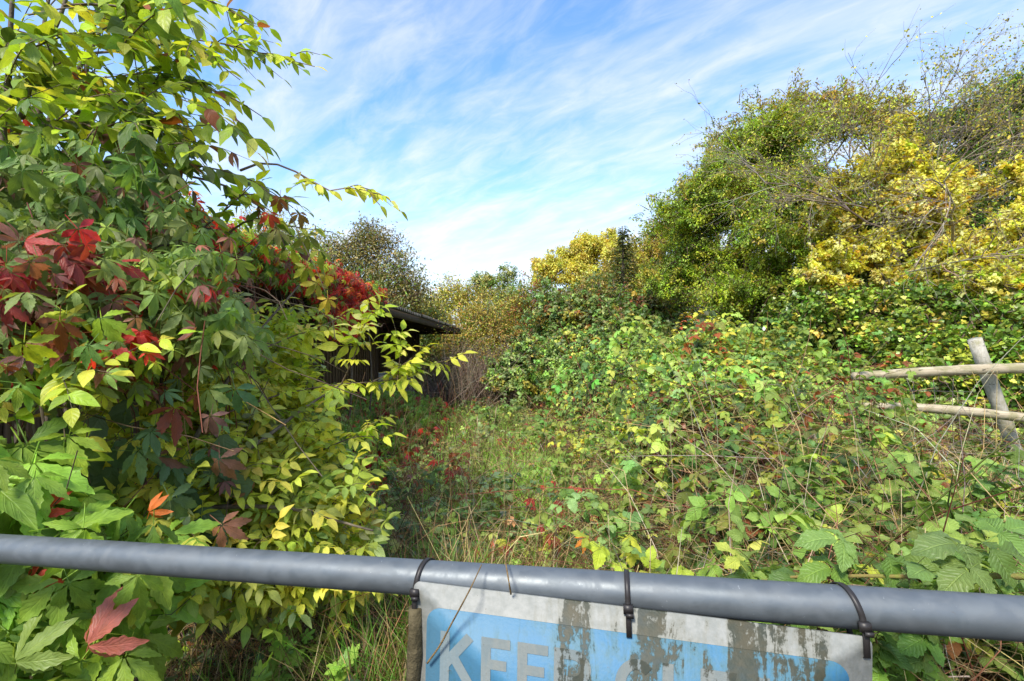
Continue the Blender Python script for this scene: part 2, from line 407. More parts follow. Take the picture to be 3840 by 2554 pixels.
tag(link('ground', mesh_tri('ground', np.stack([XX.ravel(), YY.ravel(), ZZ.ravel()], -1), T, M_GROUND, smooth=True)), kind='structure')

# ================================================================== OUTBUILDING (stable block with canopy)
def plank_mat(name, c1, c2, moss=.3):
    m, t = newmat(name); g = G(t); tcn = g.n('ShaderNodeTexCoord').outputs['Object']; rnd = g.n('ShaderNodeObjectInfo').outputs['Random']
    cb = g.n('ShaderNodeCombineXYZ'); g.put(cb.inputs[0], g.math('MULTIPLY', rnd, 40.0)); g.put(cb.inputs[1], g.math('MULTIPLY', rnd, 17.0))
    va = g.n('ShaderNodeVectorMath', operation='ADD'); g.put(va.inputs[0], tcn); g.put(va.inputs[1], cb.outputs[0])
    gr = g.noise(g.mapping(va.outputs[0], (60, 60, 2.5)), 1.0, 5, .65, .4); bl = g.noise(va.outputs[0], 2.2, 3)
    col = g.mix(g.ramp(gr, .3, .7), c1, c2); col = g.mix(g.math('MULTIPLY', g.ramp(bl, .5, .75), moss), col, (.05, .07, .02))
    col = g.mix(g.math('MULTIPLY', rnd, .45), col, g.mix(1.0, col, (.55, .52, .5), 'MULTIPLY'))
    g.out(g.bsdf(col, .9, .2, 0, g.bump(gr, .5, .006))); return m
M_PLANK = plank_mat('weathered_cladding', (.13, .092, .064), (.25, .18, .12))
M_FRAME = plank_mat('dark_timber', (.06, .045, .034), (.12, .088, .062))
M_GREYP = plank_mat('grey_board', (.46, .49, .52), (.56, .59, .62), .15)
def fibre_mat():
    m, t = newmat('mossy_fibre_cement'); g = G(t); pos = g.n('ShaderNodeNewGeometry').outputs['Position']
    a = g.ramp(g.noise(pos, 3, 5, .6), .35, .65); b = g.noise(pos, 45, 4)
    g.out(g.bsdf(g.mix(a, (.085, .078, .066), (.15, .14, .12)), .92, .2, 0, g.bump(b, .5, .006))); return m
M_ROOF = fibre_mat()
E0 = np.array([-1.80, 17.2]); dirB = nrm(np.array([-.0505, -1.0]))          # eave line from its far corner towards the camera
rzB = math.atan2(dirB[1], dirB[0]) + math.pi / 2                            # local -y runs along the eave, local -x goes back over the roof
stable = thing('stable_block', (E0[0], E0[1], 0), 'dark timber stable block with corrugated canopy roof under red creeper', 'outbuilding', rz=rzB)
LEN = 15.8; OV = 1.55; DEEP = 3.2; EAVE = 2.36; SL = math.tan(R(5))
# roof sheets: corrugation waves run down the slope (local x), their cut ends make the toothed eave
nsheet = 16; sw = LEN / nsheet; npitch = 7; wx = np.linspace(0, sw + .05, npitch * 8 + 1)
wz = .030 * np.sin(wx / (sw / npitch) * 2 * math.pi)
def sheet_mesh():
    V = []; Lr = OV + DEEP
    for xx in (0.0, -Lr):
        for th in (0, -.012):
            for a, z in zip(wx, wz): V.append((xx, -a, z + th - xx * SL))
    n = len(wx); q = []
    for i in range(n - 1):
        for a, b, fl in ((0, 2 * n, 0), (n, 3 * n, 1)):
            q += [(a+i, a+i+1, b+i+1), (a+i, b+i+1, b+i)] if not fl else [(a+i, b+i+1, a+i+1), (a+i, b+i, b+i+1)]
        q += [(i, n + i, n + i + 1), (i, n + i + 1, i + 1), (2*n + i, 2*n + i + 1, 3*n + i + 1), (2*n+i, 3*n+i+1, 3*n+i)]
    return mesh_tri('roof_sheet', V, q, M_ROOF)
sm = sheet_mesh()
for k in range(nsheet):
    o = link('roof_sheet', sm, stable, (0.03 * ((k * 7) % 3 - 1) * .5, -k * sw, EAVE + .03 + (.006 if k % 2 else 0)))
# canopy frame: purlin along the eave, soffit boards, end beams
MB().box((-.10, -LEN, EAVE - .15), (-.045, .02, EAVE - .012)).build('eave_beam', M_FRAME, stable)
MB().box((-OV * .55, -LEN, EAVE - .02), (-OV * .55 + .05, 0, EAVE + .07)).build('purlin', M_FRAME, stable)
bt = MB().box((-.30, -.14, 0), (0, -.002, .006)).mesh('soffit_board', M_FRAME)
for k in range(9):
    y = -k * 1.95 - .1
    MB().box((-OV, y - .05, EAVE - .14), (-.11, y, EAVE - .03)).build('rafter', M_FRAME, stable)
MB().box((-OV - DEEP, .004, EAVE - .16), (-.02, .03, EAVE - .008)).build('end_board', M_FRAME, stable)
# front wall: upright cladding planks with cover battens; open bay with grey lower panels at the far end
BAY0, BAY1 = -.35, -4.6
wall_h = EAVE - .16
pm = [MB().box((-.0125, -.145, 0), (.0125, 0, wall_h + dz)).mesh('plank', M_PLANK) for dz in (0, -.004, .003)]
bm_ = MB().box((0, -.045, .01), (.02, 0, wall_h - .01)).mesh('batten', M_PLANK)
y = BAY1; k = 0
while y > -LEN + .2:
    o = link('plank', pm[k % 3], stable, (-OV + .004 * ((k * 5) % 3 - 1), y, 0.03))
    link('batten', bm_, stable, (-OV + .0135 + .004, y - .122, .03)); y -= .150; k += 1
for yy in (BAY0 + .35, BAY0, (BAY0 + BAY1) / 2, BAY1 + .1):
    MB().box((-OV - .06, yy - .12, .0), (-OV + .05, yy, wall_h + .02)).build('corner_post', M_FRAME, stable)
for a, b in ((BAY0 - .13, (BAY0 + BAY1) / 2 + .01), ((BAY0 + BAY1) / 2 - .13, BAY1 + .11)):
    MB().box((-OV - .02, b, .05), (-OV + .015, a, .93)).build('lower_panel', M_GREYP, stable)
    MB().box((-OV - .02, b, .935), (-OV + .03, a, 1.0)).build('panel_rail', M_GREYP, stable)
for a, b in ((BAY1 + .02, BAY1 - .0), (0, 0)): pass
MB().box((-OV - DEEP, -LEN, 0), (-OV - DEEP + .05, 0, EAVE + .3)).build('back_wall', M_PLANK, stable)
MB().box((-OV - DEEP + .06, -.05, 0), (-OV - .07, 0, EAVE + .1)).build('end_wall', M_PLANK, stable)
MB().box((-OV - DEEP + .06, -LEN, 0), (-OV - .02, -LEN + .05, EAVE + .1)).build('end_wall', M_PLANK, stable)

# ================================================================== POST AND RAIL FENCE
def pole_mat(name, c1, c2, grain_axis='X'):
    m, t = newmat(name); g = G(t); tcn = g.n('ShaderNodeTexCoord').outputs['Object']
    sc = (3, 70, 70) if grain_axis == 'X' else (70, 70, 3)
    gr = g.noise(g.mapping(tcn, sc), 1, 5, .7, .6); bl = g.noise(tcn, 9, 4); kn = g.ramp(g.noise(g.mapping(tcn, (14, 40, 40)), 1, 4, .7), .60, .68)
    col = g.mix(g.ramp(gr, .3, .7), c1, c2); col = g.mix(g.math('MULTIPLY', g.ramp(bl, .45, .65), .65), col, (.21, .20, .09))
    col = g.mix(g.math('MULTIPLY', kn, .8), col, (.04, .035, .03))
    g.out(g.bsdf(col, .85, .25, 0, g.bump(g.math('SUBTRACT', gr, kn), .6, .006))); return m
M_RAIL = pole_mat('weathered_rail', (.28, .23, .15), (.50, .43, .31)); M_POST = pole_mat('weathered_post', (.32, .30, .25), (.48, .45, .38), 'Z')
fd = 4.25
pt = at(3655, 1272, fd); pb = at(3752, 1540, fd + .05); ax = nrm(pb - pt); foot = pb + ax * ((pb[2] + .25) / -ax[2])
fence = thing('post_and_rail_fence', (foot[0], foot[1], 0), 'pale weathered post and rail fence with leaning post among brambles', 'fence'); fb = base(fence)
def pole(name, pts, r, mat, flat=1.0, sides=12, jit=.002):
    p = smooth(pts, 5); rr = np.interp(np.linspace(0, 1, len(p)), np.linspace(0, 1, len(r)), r) * (1 + rng.normal(0, .035, len(p)))
    mb = MB().tube(p - fb, rr, sides, True, flat); return mb.build(name, mat, fence, smooth=False)
pole('post', [pt, (pt + foot) / 2, foot], [.051, .054, .056], M_POST)
rl = fd - .12
pole('rail', [at(3200, 1412, rl + .02), at(3450, 1396, rl), at(3700, 1384, rl), at(3860, 1380, rl - .02), at(4400, 1362, rl - .05)], [.036, .041, .045, .046, .046], M_RAIL)
pole('rail', [at(3215, 1524, rl + .05), at(3400, 1527, rl + .03), at(3600, 1541, rl), at(3800, 1562, rl - .02), at(4300, 1625, rl - .1)], [.030, .037, .040, .040, .040], M_RAIL)
for (u, v, d) in ((3060, 1600, 4.5), (4330, 1290, 4.1)):
    a = at(u, v, d); pole('post', [a, (a + np.array([a[0] + .06, a[1], -.2])) / 2, np.array([a[0] + .06, a[1], -.2])], [.06, .06, .06], M_POST)
M_WIRE = bark_mat('rusty_wire', (.33, .30, .26), (.22, .16, .11), 90)
for (a, b) in (((3288, 1460), (3290, 1700)), ((3352, 1448), (3352, 1680)), ((3424, 1430), (3424, 1690)), ((3500, 1425), (3502, 1700)), ((3575, 1420), (3578, 1700)), ((3280, 1457), (3660, 1470)), ((3290, 1600), (3800, 1640)), ((3280, 1665), (3820, 1720))):
    P0 = at(*a, fd + .02); P1 = at(*b, fd + .02); mid = (P0 + P1) / 2 + rng.normal(0, .008, 3)
    MB().tube(smooth([P0, mid, P1], 4) - fb, .0028, 5).build('wire', M_WIRE, fence)

# ================================================================== GATE, SIGN, CABLE TIES
def galv():
    m, t = newmat('galvanised_steel'); g = G(t); tcn = g.n('ShaderNodeTexCoord').outputs['Object']
    v = g.n('ShaderNodeTexVoronoi'); g.put(v.inputs['Vector'], tcn); v.inputs['Scale'].default_value = 42
    sp_ = g.ramp(g.noise(tcn, 26, 4, .6, .6), .42, .62); st = g.ramp(g.noise(g.mapping(tcn, (5, 40, 40)), 1, 4, .6), .35, .7)
    col = g.mix(v.outputs['Distance'], (.098, .115, .128), (.122, .14, .155)); col = g.mix(g.math('MULTIPLY', sp_, .32), col, (.15, .168, .182)); col = g.mix(g.math('MULTIPLY', st, .25), col, (.115, .115, .112))
    scr = g.ramp(g.noise(g.mapping(tcn, (160, 22, 160), (0, 0, 0), (.3, .2, .9)), 1, 3, .6), .70, .73); col = g.mix(g.math('MULTIPLY', scr, .35), col, (.34, .36, .37)); rst = g.ramp(g.noise(tcn, 210, 3, .6), .70, .75); col = g.mix(g.math('MULTIPLY', rst, .5), col, (.09, .07, .05)); sc = g.ramp(g.noise(tcn, 60, 2), .76, .79); col = g.mix(g.math('MULTIPLY', sc, .7), col, (.62, .64, .64))
    g.out(g.bsdf(col, g.math('ADD', .46, g.math('MULTIPLY', sp_, .14)), .5, .40, g.bump(g.noise(tcn, 160, 3), .06, .002))); return m
M_GALV = galv()
GL = at(0, 2057, 1.10); GR_ = at(3840, 2320, .705); gdir = nrm(GR_ - GL); TR = .0300
g0 = GL - gdir * .55; g1 = GR_ + gdir * 1.3
gate = thing('tubular_gate', (g0[0], g0[1], 0), 'grey galvanised steel tube gate crossing in front of the overgrown plot', 'gate'); gb = base(gate)
def gtube(name, a, b, r): return MB().tube(np.linspace(a, b, 24) - gb, r, 40).build(name, M_GALV, gate, smooth=True)
gtube('top_rail', g0, g1, TR)
lowz = np.array([0, 0, -.78]); gtube('bottom_rail', g0 + lowz + gdir * .03, g1 + lowz - gdir * .03, .024)
for s in (g0 + gdir * .03, g1 - gdir * .03): gtube('upright', s + np.array([0, 0, .0]), np.array([s[0], s[1], -.3]), .024)

STL = at(1552, 2180, .858); STR_ = at(3272, 2393, .712)
sx = STR_ - STL; SW = np.linalg.norm(sx[:2]); sx = sx / np.linalg.norm(sx); syw = nrm(np.cross(sx, (0, 0, 1.)))  # towards the back
szz = np.cross(sx, -syw); szz = szz if szz[2] > 0 else -szz
syw = np.cross(szz, sx)
SH = .56
def sign_mats():
    res = []
    for kind in ('white', 'blue', 'letter'):
        m, t = newmat('sign_' + kind); g = G(t); tcn = g.n('ShaderNodeTexCoord').outputs['Object']; sp_ = g.n('ShaderNodeSeparateXYZ'); g.put(sp_.inputs[0], tcn)
        x = g.math('DIVIDE', sp_.outputs[0], SW)
        cr = g.n('ShaderNodeValToRGB'); g.put(cr.inputs[0], x); e = cr.color_ramp.elements
        stops = [(0, .05), (.20, .04), (.345, .16), (.372, .86), (.41, .80), (.44, .10), (.50, .45), (.55, .92), (.60, .55), (.65, .16), (.72, .40), (.745, .95), (.80, .88), (.85, .48), (.90, .70), (.96, .12), (1, .3)]
        while len(e) < len(stops): e.new(.5)
        for k, (p, c) in enumerate(stops): e[k].position = p; e[k].color = (c, c, c, 1)
        col_ = g.n('ShaderNodeSeparateColor'); g.put(col_.inputs[0], cr.outputs[0]); bandm = col_.outputs[0]
        st = g.noise(g.mapping(tcn, (46, 46, 9)), 1, 6, .68, 1.1); blot = g.noise(g.mapping(tcn, (18, 18, 11)), 1, 5, .7, .4); fleck = g.noise(tcn, 150, 3, .6)
        gm = g.math('ADD', g.math('MULTIPLY', bandm, .34), g.math('SUBTRACT', g.math('ADD', g.math('MULTIPLY', st, .85), g.math('MULTIPLY', blot, .75)), .62))
        gm = g.math('ADD', gm, g.math('MULTIPLY', g.math('SUBTRACT', g.noise(tcn, 95, 4, .7), .5), .34)); grime = g.ramp(gm, .395, .485); haze_ = g.ramp(gm, .18, .45); fl = g.ramp(fleck, .68, .76)
        if kind == 'white': c = g.mix(g.ramp(g.noise(tcn, 60, 4), .3, .7), (.175, .185, .172), (.235, .24, .225)); c = g.mix(g.math('MULTIPLY', haze_, .45), c, (.12, .115, .075))
        elif kind == 'blue':
            c = g.mix(g.ramp(g.math('ADD', x, g.math('MULTIPLY', st, .35)), .10, .55), (.075, .175, .25), (.032, .14, .255)); c = g.mix(g.ramp(blot, .4, .7), c, (.052, .155, .245)); c = g.mix(g.math('MULTIPLY', haze_, .62), c, (.045, .11, .11))
        else: c = g.mix(g.ramp(st, .3, .7), (.18, .215, .22), (.23, .245, .23)); c = g.mix(g.math('MULTIPLY', g.ramp(x, .05, .24, 1.0, 0.0), .32), c, (.12, .22, .28))
        gcol = g.mix(g.ramp(g.noise(tcn, 38, 4), .35, .65), (.014, .020, .008), (.038, .032, .011))
        gcol = g.mix(g.ramp(g.noise(tcn, 22, 3), .5, .7), gcol, (.016, .026, .022))
        c = g.mix(g.math('MULTIPLY', grime, .94 if kind != 'letter' else .80), c, gcol); c = g.mix(g.math('MULTIPLY', fl, .75), c, (.09, .07, .05))
        g.out(g.bsdf(c, .55, .4, 0, g.bump(g.math('ADD', grime, fleck), .25, .002))); res.append(m)
    return res
M_SW, M_SB, M_SL = sign_mats()
# sign in its own frame: x along the plate, y away from the viewer, z up; origin at the plate's lower left corner
so = STL - szz * SH
sign = bpy.data.objects.new('hanging_sign', None); COL.objects.link(sign)
sign.matrix_world = Matrix(((sx[0], syw[0], szz[0], so[0]), (sx[1], syw[1], szz[1], so[1]), (sx[2], syw[2], szz[2], so[2]), (0, 0, 0, 1)))
tag(sign, 'faded blue and white keep clear sign, stained green, tied to the gate', 'sign')
def rrect(x0, z0, x1, z1, r, y, n=8):
    P = []
    for cx, cz, a0 in ((x1 - r, z1 - r, 0), (x0 + r, z1 - r, 90), (x0 + r, z0 + r, 180), (x1 - r, z0 + r, 270)):
        for k in range(n + 1): a = R(a0 + 90 * k / n); P.append((cx + r * math.cos(a), y, cz + r * math.sin(a)))
    return P
def plate(P, th):
    n = len(P); V = P + [(p[0], p[1] + th, p[2]) for p in P]; c = np.mean(P, 0); V += [tuple(c), (c[0], c[1] + th, c[2])]
    T = []
    for i in range(n):
        j = (i + 1) % n; T += [(2*n, j, i), (2*n + 1, n + i, n + j), (i, j, n + j), (i, n + j, n + i)]
    return np.array(V), np.array(T)
MB().add(*plate(rrect(0, 0, SW, SH, .012, 0), .004)).build('backing_plate', M_SW, sign)
BZ1 = SH - .040
MB().add(*plate(rrect(.026, .028, SW - .030, BZ1, .026, -.0012), .0010)).build('blue_panel', M_SB, sign)
LT = SH - .077; LH = .088; LB = LT - LH; sw_ = .0165
def seg(a, b, wd, y):
    a = np.array(a, float); b = np.array(b, float); d = nrm(b - a); s = np.array([-d[1], d[0]]) * wd / 2
    q = [a - s, b - s, b + s, a + s]; V = [(p[0], y, p[1]) for p in q]; return np.array(V), np.array([(0, 2, 1), (0, 3, 2), (0, 1, 2), (0, 2, 3)])[:2]
def ring(cx, cz, rx, rz_, a0, a1, wd, y, n=16):
    V = []
    for k in range(n + 1):
        a = R(a0 + (a1 - a0) * k / n)
        for s in (-.5, .5): V.append((cx + (rx + s * wd) * math.cos(a), y, cz + (rz_ + s * wd) * math.sin(a)))
    T = []
    for k in range(n): T += [(2*k, 2*k + 1, 2*k + 3), (2*k, 2*k + 3, 2*k + 2)]
    return np.array(V), np.array(T)
mb = MB(); yy = [-.0018]
def Y(): yy[0] -= .00003; return yy[0]
def letter(ch, f0, f1):
    x0, x1 = f0 * SW, f1 * SW; h = sw_ / 2; mz = (LT + LB) / 2
    S = lambda a, b: mb.add(*seg(a, b, sw_, Y()))
    if ch in 'EL':
        S((x0 + h, LB), (x0 + h, LT)); S((x0, LB + h), (x1, LB + h))
        if ch == 'E': S((x0, LT - h), (x1, LT - h)); S((x0, mz), (x1 - .006, mz))
    elif ch == 'K': S((x0 + h, LB), (x0 + h, LT)); S((x0 + h, mz - .012), (x1 - h, LT - .004)); S((x0 + sw_ * 1.4, mz + .004), (x1 - h, LB + .004))
    elif ch in 'PR':
        rz_ = LH * .27 - h * .3; S((x0 + h, LB), (x0 + h, LT)); cx = x1 - rz_ - h * .8; cz = LT - h - rz_
        S((x0, LT - h), (cx, LT - h)); S((x0, LT - h - 2 * rz_), (cx, LT - h - 2 * rz_)); mb.add(*ring(cx, cz, rz_, rz_, -90, 90, sw_, Y()))
        if ch == 'R': S((cx, LT - h - 2 * rz_), (x1 - h * .6, LB))
    elif ch == 'C': mb.add(*ring((x0 + x1) / 2 + .006, mz, (x1 - x0) / 2 - h * .5, LH / 2 - h, 48, 312, sw_, Y(), 26))
    elif ch == 'A': S((x0 + h, LB), ((x0 + x1) / 2, LT - .002)); S((x1 - h, LB), ((x0 + x1) / 2, LT - .002)); S((x0 + sw_, LB + .028), (x1 - sw_, LB + .028))
for ch, a, b in (('K', .073, .159), ('E', .176, .246), ('E', .264, .336), ('P', .350, .432), ('C', .485, .570), ('L', .590, .648), ('E', .669, .741), ('A', .752, .838), ('R', .856, .938)): letter(ch, a, b)
mb.build('lettering', M_SL, sign)
M_BATTEN = bark_mat('mossy_batten', (.055, .045, .022), (.105, .085, .045), 60)
P_ = MB(); zz_ = np.linspace(-.15, SH - .045, 18)
V, T = tube(np.stack([.004 + .0016 * np.sin(zz_ * 31) , np.full(18, .002), zz_], -1), .0165 + .0018 * np.sin(zz_ * 47), 10, True, .8)
P_.add(V, T).build('edge_batten', M_BATTEN, sign)
tie_mat, t = newmat('black_nylon'); g = G(t); g.out(g.bsdf((.022, .019, .018), .45, .4))
def cable_tie(u, hole_s, lean, label):
    f = at(u, 2057 + (2320 - 2057) * u / 3840, 1.0)[[0, 1]]                    # ray in plan
    k = f[0] / f[1]; s = (k * GL[1] - GL[0]) / (gdir[0] - k * gdir[1]); c = GL + gdir * s
    up = np.array([0, 0, 1.]); up = nrm(up - gdir * up.dot(gdir)); fr = np.cross(gdir, up); fr = fr if fr[1] < 0 else -fr  # fr: towards the viewer
    o = thing('cable_tie', tuple(c), label, 'cable tie', 'cable ties holding the sign to the gate')
    r = TR + .0025; P = []
    for a in np.linspace(-150, 20, 22): P.append(fr * (math.cos(R(a + 0)) * r) * 1 + up * math.sin(R(-a)) * r if False else fr * math.cos(R(180 - (a + 150) * 180 / 170)) * r + up * math.sin(R(180 - (a + 150) * 180 / 170)) * r)
    P = [p + gdir * lean * (1 - i / 21) for i, p in enumerate(P)]
    P += [fr * (r + .004) - up * .012, fr * (r + .008) - up * .026, fr * (r + .008) - up * .052, fr * (r * .8) - up * .060, -fr * .2 * r - up * .055, -fr * r * .95 - up * .012, P[0] - up * .002]
    p = np.array(P); tg = nrm(np.gradient(p, axis=0)); side = np.broadcast_to(gdir, p.shape); nn = np.cross(side, tg); hw, ht = .0042, .0009
    V = np.concatenate([p + side * hw + nn * ht, p - side * hw + nn * ht, p - side * hw - nn * ht, p + side * hw - nn * ht]); n = len(p); T = []
    for i in range(n - 1):
        for q in range(4): a, b = q * n, ((q + 1) % 4) * n; T += [(a + i, a + i + 1, b + i + 1), (a + i, b + i + 1, b + i)]
    MB().add(V, T).build('strap', tie_mat, o)
    hb = MB(); B = np.stack([gdir, fr, up], 1)
    bx = MB().box((-.0075, .0, -.0065), (.0075, .008, .0065)); V = np.vstack(bx.V) @ B.T + fr * (r + .001) - up * .010
    hb.add(V, np.vstack(bx.T)); bx = MB().box((-.0050, .008, -.010), (.0060, .013, -.004)); hb.add(np.vstack(bx.V) @ B.T + fr * (r + .001) - up * .010 + gdir * .002, np.vstack(bx.T)); hb.build('head', tie_mat, o)
cable_tie(1585, .03, .016, 'black cable tie at the sign corner above the mossy batten')
cable_tie(2352, .47, .0, 'black cable tie hanging straight over the middle of the sign')
cable_tie(3195, .96, -.022, 'black cable tie slanting over the gate at the sign corner without batten')
M_DRY = bark_mat('dry_grass_stalk', (.12, .075, .03), (.24, .16, .07), 80)
ns = [at(1806, 2118, .835), at(1760, 2215, .800), at(1690, 2345, .822), at(1650, 2420, .834), at(1602, 2487, .842)]
tag(MB().tube(smooth(ns, 6), np.linspace(.0010, .0019, 25), 6).build('dry_stalk', M_DRY), 'thin dry brown grass stalk lying across the blue sign', 'grass stalk')
ns = [at(1885, 2050, .90), at(1898, 2120, .83), at(1908, 2180, .800), at(1916, 2228, .815)]
tag(MB().tube(smooth(ns, 6), np.linspace(.0010, .0016, 19), 6).build('dry_stalk', M_DRY), 'short dry grass stalk bent over the gate tube above the sign', 'grass stalk')

# ================================================================== LEAF SPECIES
def blades(k, **kw): return [blade(seed=i, **kw) for i in range(k)]
cre_hi = [blade(.36, 13, .24, .30, .13, .54, 1.0, .08, .15, s) for s in range(4)]
cre_lo = [blade(.36, 5, .24, .30, 0, .54, 1.0, .08, 0, s) for s in range(3)]
CREEPER = Species('creeper', [palmate(cre_hi, 5, s) for s in range(5)] + [palmate(cre_hi, 3, 9)], [palmate(cre_lo, 5, s) for s in range(4)], rough=.45, spec=.38, trans=.40, veins=7, vein_amt=.30, blotch=.75, spots=.4)
dog_hi = [blade(.50, 8, .20, .24, 0, .42, .8, 0, .12, s) for s in range(4)]
dog_lo = [blade(.50, 5, .20, .24, 0, .42, .8, 0, 0, s) for s in range(3)]
ELDER = Species('elder', [pinnate(dog_hi, 2, s) for s in range(4)] + [pinnate(dog_hi, 1, 7)], [pinnate(dog_lo, 2, s) for s in range(3)] + [pinnate(dog_lo, 1, 8)], rough=.48, spec=.36, trans=.45, veins=6, vein_amt=.30, blotch=.6, spots=.4)
DOG = Species('dogwood', [join(t, stalk((0, 0, 0), (0, -.16, -.02), .02)) for t in dog_hi], dog_lo, rough=.45, spec=.4, trans=.42, veins=5, vein_amt=.25, blotch=.4, spots=.6)
bra_hi = [blade(.74, 13, .16, .26, .09, .45, .7, .25, .22, s) for s in range(4)]
bra_lo = [blade(.74, 5, .18, .26, 0, .45, .7, .25, .15, s) for s in range(3)]
bra_ll = [blade(.74, 3, .22, .22, 0, .45, .3, .3, 0, s) for s in range(3)]
BRAMBLE = Species('bramble', [trifoliate(bra_hi[s % 2:], s) for s in range(4)] + [trifoliate(bra_hi, 7, five=True)], [trifoliate(bra_lo, s) for s in range(3)] + [trifoliate(bra_lo, 5, five=True)], rough=.48, spec=.40, trans=.38, veins=8, vein_amt=.42, blotch=.5, bump=.7, spots=.3)
BRAMBLE_FAR = Species('far_bramble', [trifoliate(bra_lo, 0)], [trifoliate(bra_ll, s) for s in range(3)], rough=.42, spec=.45, trans=.30, vein_amt=.2, blotch=.4, bump=0)
def tiny(wd=.55, fold=.3, seed=0):          # four-triangle leaf for trees at a distance
    return blade(wd, 3, fold, .2, 0, .45, .3, 0, 0, seed)
SMALL = Species('hedge', [tiny(.5)], [tiny(.5, .3, s) for s in range(3)], rough=.38, spec=.5, trans=.32, vein_amt=0, blotch=.3, bump=0)
ROUND = Species('elm', [tiny(.75)], [tiny(.75, .25, s) for s in range(3)], rough=.5, spec=.35, trans=.38, vein_amt=0, blotch=.3, bump=0)
IVY = Species('ivy', [lobed(3, .3, s) for s in range(3)], [lobed(3, .3, s) for s in range(2)], rough=.36, spec=.5, trans=.22, vein_amt=.2, blotch=.4, bump=0)
HAW = Species('hawthorn', [lobed(5, .5, s, .1, 1.15) for s in range(3)], rough=.42, spec=.4, trans=.36, vein_amt=.25, blotch=.4, bump=.2)

# ================================================================== TREES BEYOND (crowns grown twig by twig)
def crown(tw, lv, blobs, per_m2, nleaf, size, p, sprig=.18, spread=.13, droop=.25, cjit=.22, upn=.7, wood=WOOD, tl=(.35, .75), inner=.22, lump=0, reach=1.38):
    if lump:
        nb = []
        for (c, r) in blobs:
            c = np.asarray(c, float); d = nrm(rand(lump)); d[:, 2] = np.where(d[:, 2] < -.4, -d[:, 2], d[:, 2]); q = r * rng.uniform(.32, .55, lump)
            nb += [(c, r * .62)] + [(c + d[i] * (r - q[i] * .55) * rng.uniform(.85, 1.15), q[i]) for i in range(lump)]
        blobs = nb
    for (c, r) in blobs:
        c = np.asarray(c, float); r = np.asarray(r if np.ndim(r) else (r, r, r), float); rm = r.mean()
        n = max(6, int(per_m2 * 4 * math.pi * rm * rm)); d = nrm(rand(n)); d[:, 2] = np.where(d[:, 2] < -.55, -d[:, 2], d[:, 2])
        f = 1 - np.abs(rng.normal(0, inner, n)); sp = rng.random(n) < sprig; f = np.where(sp, rng.uniform(1.0, reach, n), f)
        f = f * (1 + .16 * np.sin(d[:, 0] * 5 + c[0] * 3) * np.cos(d[:, 2] * 6 + c[1]))
        tip = c + d * r * f[:, None]; L = rng.uniform(*tl, n)[:, None] * min(1.0, rm)
        td = nrm(d + rand(n, .35)); root_ = tip - td * L
        Q = arc(root_, tip, rand(n, .05) + np.array([0, 0, .03]), 4); rr = np.array([.010, .007, .005, .002])[None] * (size / .05) ** .5
        tw.add(Q, np.broadcast_to(rr, (n, 4)), pal([(1, wood)], n, .25))
        cc = pal(p, n, cjit); nl = np.maximum(3, (nleaf * np.where(sp, .45, 1.0) * rng.uniform(.5, 1.4, n)).astype(int))
        i = np.repeat(np.arange(n), nl); t = rng.uniform(.15, 1.05, len(i))[:, None]
        P = root_[i] * (1 - t) + tip[i] * t + rand(len(i), spread * min(1, rm)) * np.where(sp[i], .45, 1.0)[:, None]
        A = td[i] * .6 + rand(len(i), .6) + np.array([0, 0, -droop]); N = np.array([0, 0, upn]) + d[i] * .5 + rand(len(i), .45)
        C = cc[i] * np.exp(rng.normal(0, .22, (len(i), 1))) * np.exp(rng.normal(0, .07, (len(i), 3)))
        lv.add(P, A, N, size * rng.uniform(.65, 1.25, len(i)), C)
M_BARK = bark_mat('tree_bark', (.085, .065, .045), (.17, .14, .10), 25)
M_BARKG = bark_mat('pale_bark', (.20, .17, .13), (.34, .30, .24), 30)
def trunk_of(root, blobs, r0, mat=None, foot=None, name='trunk'):
    b = base(root); top = np.mean([np.asarray(c) for c, _ in blobs], 0); low = np.array([top[0] * .25 + b[0] * .75, top[1] * .25 + b[1] * .75, top[2] * .45])
    mb_ = MB().tube(smooth([np.zeros(3) + (0, 0, -.1), (low - b), (top - b)], 5), np.linspace(r0, r0 * .35, 11), 9)
    mb_.build(name, mat or M_BARK, root)
    for c, _ in blobs:
        c = np.asarray(c, float); m = (low + c) / 2 + np.array([0, 0, -.15]) + rng.normal(0, .12, 3)
        MB().tube(smooth([low - b, m - b, c - b, c - b + (c - low) * .22], 4), np.linspace(r0 * .5, r0 * .1, 13), 6).build('limb', mat or M_BARK, root)
def tree(name, label, spec, foot, blobs, per, nleaf, size, p, cat='tree', group=None, r0=.09, mat=None, **kw):
    o = thing(name, (foot[0], foot[1], float(gh(foot[0], foot[1]))), label, cat, group)
    tw, lv = Twigs(), Leaves(); crown(tw, lv, blobs, per, nleaf, size, p, **kw)
    trunk_of(o, blobs, r0, mat); lv.emit(o, spec, 0, mass='crown', kind=None); tw.emit(o, 'twig_mass'); return o
def B(*l): return [(at(u, v, d), r) for (u, v, d, r) in l]
def footof(u, d): p = at(u, 1327, d); return (p[0], p[1])
P_PRIV = [(4, (.105, .185, .028)), (3, (.13, .22, .025)), (3, YGR), (1, MDG), (1.5, (.24, .26, .04))]
P_OLIV = [(4, OLV), (3, (.20, .24, .035)), (2, YGR), (1.5, (.27, .22, .05)), (1, MDG)]
P_YELL = [(3, YEL), (6, PYE), (2, (.40, .40, .05)), (2.2, (.24, .31, .04)), (.5, GLD)]
P_DARK = [(4, MDG), (3, DKG), (2, GRN)]
RT = 'trees along the right hand boundary'
